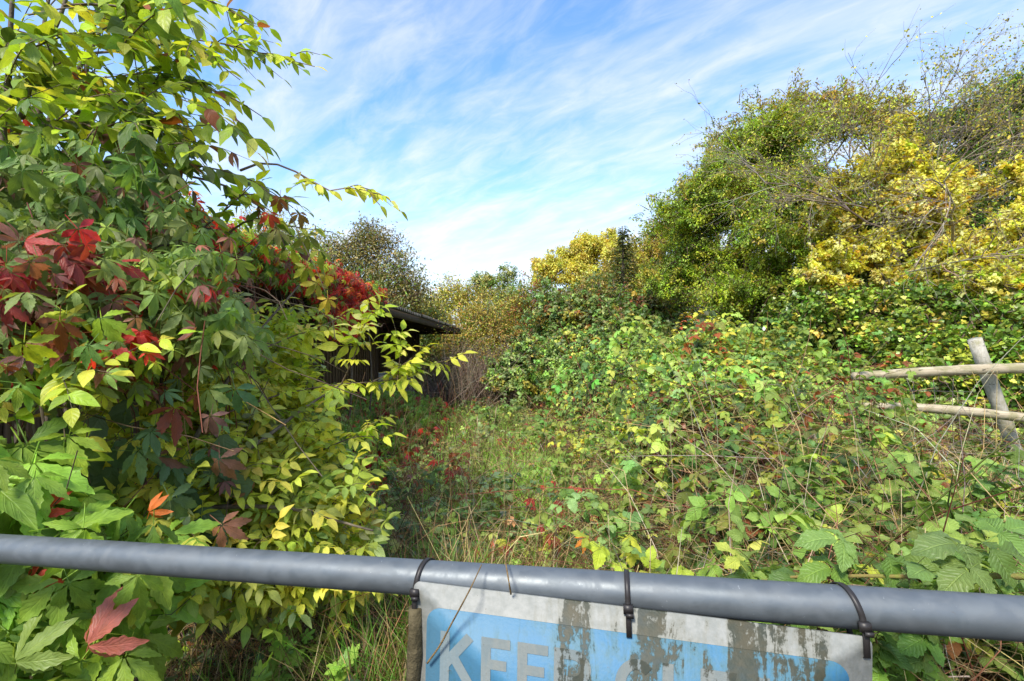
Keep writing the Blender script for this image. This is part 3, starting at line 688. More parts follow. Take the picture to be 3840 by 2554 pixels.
tree('privet_tree', 'dense bright green leafy tree beside the yellow leaved tree', SMALL, footof(2850, 10.2),
     B((2600, 930, 11.2, 1.15), (2740, 760, 10.8, 1.15), (2900, 620, 10.4, 1.05), (2680, 1090, 10.6, 1.0), (2860, 900, 10.0, 1.25), (2960, 760, 9.8, .9), (2840, 1120, 9.4, .85), (3010, 1010, 9.2, .85), (2540, 1080, 11.5, .8)),
     24, 52, .060, P_PRIV, group=RT, spread=.12, lump=7, tl=(.3, .65), cjit=.2, sprig=.34, reach=1.6)
tree('hawthorn_tree', 'olive green hawthorn rising behind the bright green tree', SMALL, footof(2600, 14),
     B((2540, 910, 15, .95), (2640, 760, 14, .95), (2760, 610, 13, .9), (2890, 530, 12.6, .95), (3040, 490, 12.2, .95), (3200, 480, 12, .9), (3330, 520, 11.5, .8), (2470, 1050, 15.5, .9), (2520, 1120, 14, 1.1)),
     15, 42, .075, P_OLIV, group=RT, sprig=.5, spread=.14, lump=6, tl=(.4, .8), reach=2.0)
tree('elm_tree', 'golden yellow leaved elm above the wooden fence', ROUND, footof(3450, 8.2),
     B((3180, 800, 8.2, .72), (3330, 660, 8.4, .66), (3270, 960, 7.9, .72), (3440, 850, 8.0, .75), (3480, 1020, 7.6, .62), (3160, 1010, 7.8, .5), (3600, 940, 7.8, .6), (3350, 540, 8.6, .48), (3560, 760, 8.3, .55), (3090, 1080, 7.7, .42), (3330, 1080, 7.5, .45)),
     24, 40, .066, P_YELL, group=RT, spread=.10, inner=.28, tl=(.25, .5), lump=5)
tree('elm_tree', 'golden yellow leaved sapling over the leaning fence post', ROUND, footof(3800, 6.9),
     B((3790, 1040, 6.6, .55), (3700, 1110, 6.5, .42), (3830, 860, 6.9, .55), (3860, 700, 7.1, .45), (3640, 1010, 6.9, .36), (3900, 1100, 6.3, .5)),
     26, 40, .062, [(5, PYE), (4, YEL), (1, YGR)], group=RT, spread=.10, inner=.28, tl=(.2, .4), lump=5)
tree('oak_tree', 'dark green tree rising behind the bare twigs and yellow leaves', SMALL, footof(3700, 10.5),
     B((3800, 560, 10.5, 1.25), (3680, 780, 10, 1.2), (3560, 900, 9.8, 1.1), (3820, 880, 9.6, 1.1), (3420, 760, 10.2, 1.0), (3950, 480, 10, 1.2), (3300, 900, 9.8, 1.0), (3640, 560, 11, .9), (3480, 560, 11, .8), (3180, 1130, 10.2, .95), (2960, 1190, 11, .9), (3420, 1120, 9.6, .9)),
     12, 44, .082, P_DARK, group=RT, sprig=.25, lump=7)
tree('ivy_bank', 'shady ivy covered shrubs beneath the yellow tree behind the fence', IVY, footof(3400, 7.2),
     B((3150, 1210, 7.4, .55), (3330, 1190, 7.2, .5), (3500, 1180, 6.8, .5), (3680, 1230, 6.4, .5), (3830, 1300, 6.0, .55), (3600, 1380, 6.1, .55), (3450, 1340, 6.5, .5), (3000, 1180, 8.0, .55), (3750, 1480, 5.6, .45), (3850, 1180, 6.4, .45), (3500, 1480, 6, .5), (3330, 1330, 6.8, .5), (3900, 1440, 5.5, .5)),
     26, 24, .066, [(3, MDG), (3, GRN), (2.4, (.17, .25, .035)), (1.6, (.32, .34, .06))], cat='shrubs', sprig=.16, spread=.10, r0=.05, tl=(.25, .5))
# leafless grey twigs sweeping out of the yellow tree
o = thing('bare_shrub', (*footof(3380, 8.3), 0), 'leafless grey twiggy branches sweeping up through the yellow tree', 'shrub'); tw = Twigs(); lv = Leaves()
def bare(o, tw, lv, starts, fan, L0, gen=3, r0=.022, col=GREYW, leafp=None, wig=.16, grav=-.02):
    Q0 = [np.asarray(s, float) for s in starts]; D0 = [nrm(np.asarray(f, float)) for f in fan]; cur = [(p, d, L0, r0) for p, d in zip(Q0, D0)]
    for gn in range(gen):
        nxt = []; Qs = []; rs = []
        for p, d, L, r in cur:
            pts = [p]; dd = d
            for k in range(6): dd = nrm(dd + rng.normal(0, wig, 3) + np.array([0, 0, grav])); pts.append(pts[-1] + dd * L / 6)
            Qs.append(pts); rs.append(np.linspace(r, r * .45, 7))
            m = {0: 9, 1: 6, 2: 4}.get(gn, 3)
            for q in range(m):
                j = rng.integers(1, 7); d2 = nrm(nrm(pts[j] - pts[j - 1]) + rng.normal(0, .42, 3)); nxt.append((pts[j], d2, L * rng.uniform(.4, .68), max(r * .45, .0016)))
        tw.add(np.array(Qs), np.array(rs), pal([(3, col), (1, WOOD)], len(Qs), .2))
        if leafp is not None and gn >= 1:
            e = np.array([q[rng.integers(2, 7)] for q in Qs for _ in range(2)]); n = len(e); lv.add(e + rand(n, .02), rand(n), rand(n) + (0, 0, .6), .045 * rng.uniform(.6, 1.2, n), pal(leafp, n, .25))
        cur = nxt
c0 = at(3560, 900, 8.3)
bare(o, tw, lv, [at(3480, 1000, 8.4), at(3420, 900, 8.0), at(3330, 860, 7.8), at(3600, 800, 8.8), at(3500, 860, 8.6), at(3700, 860, 8.4), at(3560, 960, 7.6), at(3780, 820, 8.2)],
     [(.25, 0, 1), (-.2, -.1, 1), (-1, -.2, .55), (.8, 0, .8), (.45, .1, 1), (1, -.1, .75), (-.5, -.6, .5), (.8, .1, .5)], 2.1, 4, .024, GREYW, [(2, YEL), (2, OLV), (1, GRN)])
bare(o, tw, lv, [at(3500, 640, 8.8), at(3600, 600, 8.9), at(3700, 680, 8.7), at(3780, 640, 8.6), at(3420, 560, 9), at(3650, 760, 8.5), at(3850, 700, 8.4), at(3560, 540, 9)], [(.5, 0, 1), (.7, .1, 1), (.9, 0, .8), (.8, .1, .9), (.2, 0, 1), (.9, -.1, .7), (.7, 0, .8), (.5, .1, 1)], 1.45, 4, .014, GREYW, [(2, YEL), (2, OLV), (1, GRN)])
bare(o, tw, lv, [at(3200, 700, 9.0), at(3250, 560, 9.2), at(3000, 700, 9.2), at(3250, 780, 7.6), at(3400, 1020, 7.2), at(3300, 640, 8)], [(-.6, -.3, .6), (-.7, -.2, .7), (-.6, -.3, .5), (-1, -.4, .1), (.5, -.6, .1), (-.8, -.5, .3)], 1.3, 4, .016, GREYW, [(1, OLV), (1, YGR)])
MB().tube(smooth([np.zeros(3), at(3440, 1050, 8.3) - base(o), at(3330, 840, 8.2) - base(o), at(3220, 700, 8.1) - base(o), at(3130, 640, 8.0) - base(o)], 5), np.linspace(.09, .02, 21), 8).build('trunk', M_BARKG, o)
lv.emit(o, ROUND, 0, mass='sparse_foliage'); tw.emit(o, 'twig_mass')

BT = 'trees and bushes closing off the far end'
tree('poplar_tree', 'pale yellow autumn tree standing beyond the dark bramble mound', SMALL, footof(2120, 24), B((2060, 1040, 24, 1.1), (2130, 985, 24.5, 1.0), (2230, 950, 25, 1.1), (2170, 1080, 23.5, 1.2), (2290, 930, 25, .8), (2290, 1020, 24, 1.2)),
     8, 40, .15, [(3, (.36, .37, .075)), (2, (.40, .38, .07)), (3, (.25, .29, .06))], group=BT, spread=.2, sprig=.25, lump=6)
tree('olive_tree', 'olive brown thin leaved tree next to the pale yellow tree', SMALL, footof(2400, 19), B((2400, 1060, 18.5, 1.3), (2300, 1110, 18, 1.1), (2470, 1060, 19, 1.0), (2420, 970, 17, .8), (2490, 900, 16.5, .75), (2230, 1150, 19, 1.1), (2340, 1180, 16, 1.0)),
     11, 34, .11, [(3, OLV), (2, (.20, .19, .07)), (2, MDG), (1, (.28, .24, .10))], group=BT, spread=.2, sprig=.3)
cz = at(2338, 890, 14.6); o = thing('conifer_tree', (*footof(2338, 14.6), 0), 'dark narrow conifer top poking above the autumn trees', 'tree', BT); tw, lv = Twigs(), Leaves()
n = 1900; hh = rng.random(n) ** .7; a = rng.uniform(0, 6.28, n); rr = (hh * .46 + .05) * rng.uniform(.2, 1.25, n) * (1 + .35 * np.sin(hh * 40)); P = np.stack([cz[0] + rr * np.cos(a), cz[1] + rr * np.sin(a), cz[2] + .35 - hh * 2.3], -1)
lv.add(P, np.stack([np.cos(a), np.sin(a), np.full(n, -.1)], -1) + rand(n, .3), np.array([0, 0, 1.]) + rand(n, .3), .13 * rng.uniform(.6, 1.2, n), pal([(1, (.038, .060, .026)), (1, (.06, .085, .033))], n))
MB().tube([(0, 0, -.1), (0, 0, 3), (0, 0, cz[2] + .35)], [.12, .08, .01], 7).build('trunk', M_BARK, o); lv.emit(o, SMALL, 0, mass='crown', kind=None)
tree('ash_tree', 'small rounded grey green tree standing far off in the gap', SMALL, footof(1855, 32), B((1830, 1070, 32, 1.15), (1890, 1065, 32, 1.2), (1850, 1130, 31, 1.2), (1935, 1150, 30, 1.2)), 3.2, 30, .17, [(3, (.13, .18, .07)), (2, MDG), (1, (.22, .26, .08))], group=BT, spread=.2, sprig=.15, lump=6)
tree('maple_tree', 'yellowish sparse tree far behind the canopy roof end', SMALL, footof(1740, 27), B((1700, 1120, 27, 1.1), (1760, 1160, 26, 1.3), (1640, 1180, 27, 1.2), (1850, 1210, 24, 1.3), (1930, 1230, 22, 1.0), (1590, 1190, 25, 1.2)), 7, 28, .14, [(3, (.22, .25, .06)), (1, YEL), (3, OLV), (2, MDG), (.4, RUS)], group=BT, spread=.26, sprig=.4)
tree('birch_tree', 'thin leaved dark birch behind the stable roof', SMALL, footof(1400, 20), B((1330, 1000, 20, 1.3), (1420, 960, 20, 1.15), (1480, 1070, 19, 1.2), (1380, 890, 20.5, .75), (1540, 1120, 18.5, .9), (1230, 1020, 20, 1.3)), 9, 26, .12, [(3, (.105, .115, .040)), (2, (.13, .13, .05)), (1, MDG)], group=BT, spread=.24, sprig=.45, wood=DKW)
tree('willow_tree', 'pale grey green bushy tree behind the creeper covered roof', SMALL, footof(1050, 17), B((1000, 900, 17, 1.2), (1100, 960, 17, 1.2), (920, 950, 17, 1.2), (1170, 1050, 16.5, 1.2)), 6, 28, .085, [(3, (.22, .26, .10)), (2, OLV), (1, GRN)], group=BT, spread=.22, sprig=.3)
for k, (u, v, d, r, p, lab) in enumerate(((2000, 1180, 21, 1.5, [(2, OLV), (2, MDG), (1, RUS)], 'rust tinged bush in the gap below the small far tree'), (1600, 1250, 20, 1.3, [(2, MDG), (2, OLV)], 'dull green bush just past the end of the stable'), (1800, 1260, 19, 1.3, [(2, OLV), (1, (.28, .22, .06)), (1, MDG)], 'brownish olive bush behind the tangle of bare stems'),
        (1400, 1180, 24, 2.0, [(2, MDG), (1, OLV)], 'broad green bush behind the thin leaved birch'), (1000, 1100, 26, 2.4, [(2, MDG), (1, OLV)], 'broad dark bush behind the pale grey green tree'), (2450, 1180, 22, 2.2, [(2, DKG), (2, MDG)], 'deep green bush behind the olive hawthorn'), (2850, 1180, 17, 1.8, [(2, DKG), (2, MDG)], 'dark bush glimpsed beneath the bright green tree'), (3250, 1130, 14, 1.8, [(2, DKG), (2, MDG)], 'dark bush in the shade behind the golden elm'), (3700, 1080, 13, 1.8, [(2, DKG), (1, MDG)], 'dark bush behind the golden sapling'))):
    tree('thicket_bush', lab, SMALL, footof(u, d), [(at(u, v, d), r), (at(u - 60, v + 70, d - .5), r * .85), (at(u + 70, v + 60, d + .4), r * .85), (at(u + 10, v + 130, d - .6), r * .8)], 8, 32, .12, p, cat='bush', group=BT, spread=.2, r0=.06)
# brown tangle of bare stems past the stable
o = thing('bare_thicket', (*footof(1760, 13.5), 0), 'brown tangle of leafless stems beside the stable end', 'thicket'); tw = Twigs(); lv = Leaves()
n = 1500; P0 = np.stack([rng.normal(-1.0, .75, n), rng.normal(13.4, .8, n), rng.uniform(0, .5, n)], -1); d = nrm(rand(n, .6) + (0, -.1, .75)); L = rng.uniform(.6, 1.9, n)[:, None]
tw.add(arc(P0, P0 + d * L, rand(n, .16) + (0, 0, .12), 5, .03), np.array([.008, .007, .006, .004, .002])[None], pal([(3, (.18, .13, .09)), (2, (.28, .22, .16)), (1, (.38, .31, .24))], n))
n = 5200; P = np.stack([rng.normal(-.9, .85, n), rng.normal(13.4, .8, n), np.abs(rng.normal(1.5, .7, n)) + .1], -1); lv.add(P, rand(n), rand(n) + (0, 0, .7), .045 * rng.uniform(.5, 1.3, n), pal([(2, OLV), (2, BRN), (1, (.3, .25, .06)), (1, MDG)], n, .3))
tw.emit(o, 'stem_mass'); lv.emit(o, SMALL, 0, mass='sparse_foliage')
# dark ivy and bramble mounds in the middle distance
P_BD = [(4, (.060, .105, .032)), (3, BRA), (1.5, OLV), (1, (.13, .16, .07)), (.8, BRN)]
tree('bramble_mound', 'tall dark green bramble mound under the pale yellow tree', BRAMBLE_FAR, footof(2200, 13.5), B((2120, 1200, 14.5, .95), (2240, 1210, 13.6, .95), (2350, 1260, 12.6, .85), (2060, 1290, 15, .9), (2180, 1350, 13, .8), (2430, 1200, 13, .8), (2290, 1360, 11.8, .7), (2460, 1310, 11.4, .6)), 22, 20, .10, P_BD, cat='bramble', sprig=.35, spread=.13, r0=.04, reach=1.6)
tree('bramble_mound', 'grey green bramble hump between bare stems and the grass clearing', BRAMBLE_FAR, footof(1980, 11.5), B((1930, 1380, 12.5, .75), (2060, 1420, 11.5, .7), (1980, 1480, 10.8, .55), (2150, 1460, 10.4, .55), (1880, 1450, 11.8, .5), (2110, 1370, 12.6, .7), (2230, 1440, 10.2, .5)), 24, 15, .085, [(3, (.09, .17, .05)), (2, (.12, .20, .07)), (2, BRL), (1, OLV)], cat='bramble', sprig=.4, spread=.12, r0=.03, tl=(.25, .5), lump=4, reach=1.7)

# ================================================================== BRAMBLE THICKET ON THE RIGHT
def sstep(t): t = np.clip(t, 0, 1); return t * t * (3 - 2 * t)
def bh(x, y):
    a = np.interp(y, [1.0, 2.0, 3.0, 4.0, 5.2, 6.5, 8, 10, 14], [.60, .66, .74, .98, 1.30, 1.52, 1.62, 1.75, 1.95])
    xl = np.interp(y, [1, 2, 3, 4.5, 6, 8, 10, 12, 15], [.12, .26, .42, .50, .48, .42, .15, -.4, -1.1])
    h = a * sstep((x - xl) / np.interp(y, [1, 4, 8], [.7, 1.4, 2.0]))
    low = sstep((x - 2.95) / .6) * sstep((6.2 - y) / 1.2); h = h * (1 - low * np.interp(y, [2, 3.2, 4, 6], [.12, .24, .42, .46]))
    return h * (1 + .24 * sines(x * 1.7, y * 1.7, 21, 1.3, 4)) + .10 * sines(x, y, 5, 3.0, 3) * np.clip(h, 0, 1)
def scatter(n, x0, x1, y0, y1, k=1.6):
    """denser towards the camera"""
    t = rng.random(n); y = (y0 ** (1 - k) + t * (y1 ** (1 - k) - y0 ** (1 - k))) ** (1 / (1 - k)); x = x0 + (x1 - x0) * rng.random(n) ; return x, y
P_BR = [(5, BRA), (4, BRL), (2, (.20, .32, .06)), (1.2, (.055, .12, .045)), (1, (.30, .36, .05)), (.22, RUS), (.15, YEL)]
def slope_n(f, x, y, e=.12): return nrm(np.stack([-(f(x + e, y) - f(x - e, y)) / (2 * e), -(f(x, y + e) - f(x, y - e)) / (2 * e), np.ones_like(x)], -1))
def bramble_layer(root, n, x0, x1, y0, y1, size, spec, nobj, keep=None, depth=.16, k=1.6, pp=P_BR, holes=.66):
    x, y = scatter(n, x0, x1, y0, y1, k); h = bh(x, y); m = (h > .16) & (rng.random(n) < 1 - holes * (sines(x, y, 77, 2.6, 3) > .12))
    if keep is not None: m &= keep(x, y)
    x, y, h = x[m], y[m], h[m]; q = len(x); z = gh(x, y) + h - np.abs(rng.normal(0, depth, q)) - .02
    ns = slope_n(bh, x, y); a = rng.uniform(0, 6.28, q); A = np.stack([np.cos(a), np.sin(a), rng.normal(-.18, .22, q)], -1) + ns * 0; A = A - (A * ns).sum(-1, keepdims=True) * ns * .7
    C = pal(pp, q, .22) * np.exp(.25 * sines(x, y, 31, 2.0, 3))[:, None]
    return Leaves().add(np.stack([x, y, z], -1), A, ns + np.array([0, -.1, .5]) + rand(q, .30), size * rng.uniform(.6, 1.25, q), C).emit(root, spec, nobj)
def leafy(lv, tw, pts, sp_gap, size, p, t0=.1, both=True, twig=.0, up=(0, 0, 1.), droop=.15, fwd=.45, r=.004, wood=WOOD, side_len=(.10, .28), jit=.25, nj=.35, sag=.0):
    q = smooth(pts, 8); seg_ = np.linalg.norm(np.diff(q, axis=0), axis=1); s = np.concatenate([[0], np.cumsum(seg_)]); L = s[-1]
    k = np.linspace(0, L, 9); Q = np.stack([np.interp(k, s, q[:, i]) for i in range(3)], -1)
    tw.add(Q[None], np.linspace(r, r * .3, 9)[None], pal([(1, wood)], 1, .15))
    up = np.asarray(up, float); m = max(2, int(L * (1 - t0) / sp_gap)); sn = L * t0 + (np.arange(m) + rng.uniform(-.2, .2, m)) * sp_gap
    P = np.stack([np.interp(sn, s, q[:, i]) for i in range(3)], -1); Tn = nrm(np.stack([np.interp(sn + .02, s, q[:, i]) - np.interp(sn - .02, s, q[:, i]) for i in range(3)], -1) + 1e-6)
    side = nrm(np.cross(Tn, up + rand(m, .25)))
    for sg in ((-1, 1) if both else (1,)):
        ss = sg if both else np.where(np.arange(m) % 2, 1, -1)[:, None]
        A = Tn * fwd + side * ss * .85 + rand(m, jit) + np.array([0, 0, -droop]); N = up * 1.0 + rand(m, nj) - Tn * .1
        lv.add(P, A, N, size * rng.uniform(.65, 1.2, m) * np.interp(np.arange(m), [0, m * .7, m], [1, 1, .6]), pal(p, m, .2))
    lv.add(q[-1:], Tn[-1:] + rand(1, .15), up[None] + rand(1, .2), np.array([size * .9]), pal(p, 1, .2))
    if twig:
        for i in range(m):
            if rng.random() < twig:
                d = nrm(Tn[i] * .7 + side[i] * rng.choice((-1, 1)) * .8 + rng.normal(0, .3, 3) + np.array([0, 0, .1])); ll = rng.uniform(*side_len)
                leafy(lv, tw, [P[i], P[i] + d * ll * .5 + (0, 0, .01), P[i] + d * ll + np.array([0, 0, -sag])], sp_gap * .8, size * .9, p, .15, both, 0, up, droop, fwd, r * .5, wood, side_len, jit, nj)

def dead_tangle(tw, n, x0, x1, y0, y1, f, pcol, L=(.25, .9), r=.0022, k=1.6, up=.5, lift=.9):
    x, y = scatter(n, x0, x1, y0, y1, k); h = f(x, y); m = h > .1; x, y, h = x[m], y[m], h[m]; q = len(x)
    P0 = np.stack([x, y, gh(x, y) + h * rng.uniform(.1, lift, q)], -1); d = nrm(rand(q) * (1, 1, up)); Ln = rng.uniform(*L, q)[:, None]
    tw.add(arc(P0, P0 + d * Ln, rand(q, .06) + (0, 0, .05), 4, .01), np.array([1, .9, .7, .35])[None] * r * rng.uniform(.6, 1.5, q)[:, None], pal(pcol, q, .25))
P_DEAD = [(3, BRN), (3, TAN), (2, STR), (1.5, (.22, .10, .05)), (1, (.30, .26, .20))]
PBN = [(4, BRL), (3, BRA), (2, (.20, .30, .06)), (1, (.11, .19, .09))]
far_th = thing('bramble_thicket', (3.2, 7.5, 0), 'high sunlit bramble bank sloping up behind the wooden fence', 'bramble')
keepf = lambda x, y: ~((x > 2.6) & (y < 5.0))
bramble_layer(far_th, 36000, .2, 7.5, 4.6, 15, .088, BRAMBLE_FAR, 300, keepf, .22, 1.3)
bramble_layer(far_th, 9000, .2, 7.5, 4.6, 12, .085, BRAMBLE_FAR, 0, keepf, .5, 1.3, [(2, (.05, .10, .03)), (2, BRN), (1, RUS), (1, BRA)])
lv2 = Leaves(); tw = Twigs()
def arching(lv, tw, n, x0, x1, y0, y1, size, p, k=1.3, lift=.3, keep=None):
    x, y = scatter(n, x0, x1, y0, y1, k)
    for xi, yi in zip(x, y):
        h = float(bh(xi, yi))
        if h < .25 or (keep is not None and not keep(xi, yi)): continue
        a = rng.uniform(0, 6.28); L = rng.uniform(.5, 1.2); ex, ey = xi + math.cos(a) * L, yi + math.sin(a) * L * .8; he = max(float(bh(ex, ey)), .2); up_ = rng.uniform(.08, lift)
        cc = pal(p, 1, .25)[0]
        leafy(lv, tw, [np.array([xi, yi, h * .5]), np.array([xi * .7 + ex * .3, yi * .7 + ey * .3, h + up_ * .8]), np.array([xi * .35 + ex * .65, yi * .35 + ey * .65, max(h, he) + up_]), np.array([ex, ey, he + .02])], .085, size, [(1, tuple(cc))], .25, False, 0, (0, -.15, 1), .12, .35, .0042, CANE if rng.random() < .6 else GCANE, (.1, .2), .3, .3)
arching(lv2, tw, 150, .4, 6.5, 4.7, 12, .095, P_BR, 1.2, .38, lambda x, y: not (x > 2.4 and y < 5.8))
lv2.emit(far_th, BRAMBLE, 0, mass='arching_foliage')
dead_tangle(tw, 7000, .2, 7, 4.4, 13, bh, P_DEAD, r=.0032, k=1.3); dead_tangle(tw, 260, .4, 6, 4.5, 11, bh, [(2, CANE), (1, GCANE)], (.8, 1.7), .0048, 1.3, .7, 1.0); tw.emit(far_th, 'cane_tangle')
near_th = thing('bramble_thicket', (1.6, 3.4, 0), 'low bramble thicket with dead stems in front of the wooden fence', 'bramble')
bramble_layer(near_th, 8200, .15, 5.2, 1.75, 4.9, .070, BRAMBLE, 300, None, .16, 1.5, holes=.62)
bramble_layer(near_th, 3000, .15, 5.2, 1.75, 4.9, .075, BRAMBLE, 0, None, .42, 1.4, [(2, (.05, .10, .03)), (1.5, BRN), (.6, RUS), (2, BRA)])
tw = Twigs(); lv2 = Leaves(); arching(lv2, tw, 42, .4, 4.6, 1.9, 4.6, .085, PBN, 1.4, .2, lambda x, y: not (x > 2.4 and y > 2.4)); lv2.emit(near_th, BRAMBLE, 0, mass='arching_foliage'); dead_tangle(tw, 8500, .1, 5.0, 1.7, 5.0, bh, P_DEAD, (.15, .6), .0017, 1.5, .5, 1.05); dead_tangle(tw, 1500, .1, 5.0, 1.7, 4.8, bh, [(2, STR), (2, (.42, .36, .28)), (1, TAN)], (.4, 1.1), .0024, 1.5, 1.3, 1.0); dead_tangle(tw, 110, .2, 4.5, 1.7, 4.8, bh, [(2, CANE), (1, GCANE)], (.7, 1.5), .0038, 1.5, .6, 1.0); tw.emit(near_th, 'stem_tangle')

# individual bramble plants just behind the gate
BPN = 'bramble plants in the foreground'
def bramble_plant(x, y, label, nc, size, p, H=.8, spread=.7, nobj=70):
    o = thing('bramble_plant', (x, y, float(gh(x, y))), label, 'bramble', BPN); lv, tw = Leaves(), Twigs(); z0 = float(gh(x, y))
    for k in range(nc):
        a = rng.uniform(0, 6.28); dx, dy = math.cos(a) * spread * rng.uniform(.5, 1.1), math.sin(a) * spread * rng.uniform(.4, .9); hh = H * rng.uniform(.75, 1.12)
        pts = [np.array([x, y, z0 - .05]), np.array([x + dx * .25, y + dy * .25, z0 + hh * .75]), np.array([x + dx * .7, y + dy * .7, z0 + hh]), np.array([x + dx * 1.1, y + dy * 1.1, z0 + hh * .82])]
        leafy(lv, tw, pts, .075, size, p, .28, False, .12, (0, -.12, 1), .10, .35, .0048, CANE if rng.random() < .5 else GCANE, (.12, .25), .3, .3)
    lv.emit(o, BRAMBLE, nobj); tw.emit(o, 'cane_mass'); return o
PB2 = [(4, (.105, .20, .05)), (3, BRL), (2, BRA), (1, (.24, .34, .06))]; PB3 = [(3, (.27, .37, .05)), (3, BRL), (1, YEL)]
bramble_plant(.72, 1.55, 'large leaved bramble right behind the middle of the sign', 6, .092, PB2, .76, .45, 80)
bramble_plant(1.30, 1.62, 'large leaved bramble with thick green cane behind the end of the sign', 7, .098, PB2, .80, .5, 100)
bramble_plant(1.85, 1.75, 'dark large leaved bramble close behind the gate past the sign', 7, .095, [(3, (.09, .17, .05)), (2, BRA), (1, BRL)], .86, .5, 100)
bramble_plant(.42, 1.95, 'yellowish small bramble behind the gate above the word clear', 6, .075, PB3, .62, .4, 70)
bramble_plant(.62, 2.75, 'bushy pale green bramble at the edge of the red creeper patch', 9, .080, [(3, (.13, .24, .09)), (3, BRL), (1, BRA)], .78, .42, 110)
bramble_plant(1.5, 2.5, 'mid green bramble among straw stems in front of the fence', 9, .085, PB2, .88, .55, 110)
bramble_plant(2.3, 2.6, 'spreading bramble under the lower fence rail', 9, .085, PB2, .92, .55, 110)
bramble_plant(2.75, 3.05, 'bramble growing up towards the leaning fence post foot', 7, .08, P_BR, .78, .45, 90)
bramble_plant(2.78, 3.9, 'bramble with rusty leaves covering the broken end of the rails', 9, .075, [(3, BRL), (2, BRA), (.7, RUS)], 1.36, .5, 90)
bramble_plant(-.05, 4.3, 'small blue green bramble standing in the grass clearing', 6, .07, [(2, (.10, .19, .10)), (1, BRL)], .45, .4, 60)
bramble_plant(-.55, 3.1, 'small blue green bramble beside the pale leaved shrub', 5, .07, [(2, (.10, .19, .10)), (1, BRL)], .45, .35, 50)
bramble_plant(.25, 6.2, 'low bramble at the far side of the grass clearing', 7, .075, PB2, .55, .55, 60)
bramble_plant(-.35, 8.2, 'low bramble in front of the bare stems', 7, .075, PB2, .6, .6, 50)
CLG = [(1, (.12, .21, .09))]
for (x, y, nc, hh, p, lab) in ((-.3, 3.75, 4, .38, CLG, 'blue green bramble seedling beside red creeper leaves in the grass'), (.18, 3.1, 4, .35, [(1, (.28, .36, .06))], 'lime green bramble seedling low in the grass'), (.5, 4.5, 5, .5, [(1, BRL)], 'bright green bramble seedling at the thicket edge by the red leaves'), (-.65, 5.1, 5, .42, [(1, (.16, .20, .06)), (1, RUS)], 'rust mottled bramble seedling before the stable wall creeper'),
        (.45, 7.4, 5, .5, [(1, BRA)], 'dark green bramble seedling at the foot of the high bramble bank'), (-.18, 2.55, 4, .34, [(1, (.24, .30, .10))], 'pale bramble seedling in grass near the gate'), (-.95, 4.3, 5, .45, [(1, (.07, .14, .05))], 'dark bramble seedling in the shade of the pale leaved shrub'), (-.5, 6.6, 5, .45, [(1, (.14, .23, .10))], 'grey green bramble seedling beside the seed headed grass stalk'),
        (.75, 5.6, 5, .6, [(2, (.24, .32, .06)), (1, YEL)], 'yellowing bramble seedling leaning on the bramble bank'), (-.05, 9.2, 6, .6, [(1, (.11, .20, .07))], 'bramble seedling at the far end of the bright grass'), (-.75, 9.8, 6, .6, [(1, (.09, .15, .07)), (.4, BRN)], 'browning bramble seedling at the foot of the bare stems')):
    bramble_plant(x, y, lab, nc, .068, p, hh, .36, 24)
# thick green cane lying along the gate
o = thing('bramble_cane', tuple(at(3650, 2170, 1.25)), 'thick green thorny bramble cane lying level along the gate', 'bramble cane')
cp = smooth([at(2800, 2185, 1.38), at(3000, 2162, 1.33), at(3250, 2160, 1.28), at(3500, 2164, 1.22), at(3720, 2160, 1.15), at(4000, 2170, 1.05)], 6)
M_CANE = bark_mat('green_cane', (.16, .19, .035), (.20, .13, .05), 35); MB().tube(cp - base(o), np.linspace(.003, .0075, len(cp)), 8).build('cane', M_CANE, o, smooth=True)
for k in range(22):
    i = rng.integers(2, len(cp) - 1); d = nrm(rng.normal(0, 1, 3)) * .009
    MB().tube([cp[i] - base(o), cp[i] + d * .6 - base(o), cp[i] + d + (-.002, 0, 0) - base(o)], [.0022, .0012, .0002], 5).build('thorn', M_CANE, o)
lv = Leaves()
for u, v, d, s, ax_ in ((3160, 2030, 1.30, .10, (-1, .1, .25)), (3330, 2090, 1.28, .09, (1, -.2, -.5)), (3130, 2130, 1.30, .09, (-1, -.2, .1)), (3600, 2040, 1.20, .105, (-.9, -.2, .1)), (3720, 2060, 1.15, .10, (.9, -.2, -.1)), (3750, 2000, 1.3, .10, (.6, -.2, .4)), (3480, 2140, 1.22, .085, (-.6, -.5, .3)), (2980, 2160, 1.34, .08, (-1, -.3, -.1)), (3640, 2130, 1.15, .09, (-1, -.4, -.3))):
    lv.add(at(u, v, d)[None], np.array([ax_], float), np.array([[0, -.55, 1.]]), np.array([s]), pal([(1, (.10, .185, .06)), (1, BRA)], 1, .15))
lv.emit(o, BRAMBLE, 30)

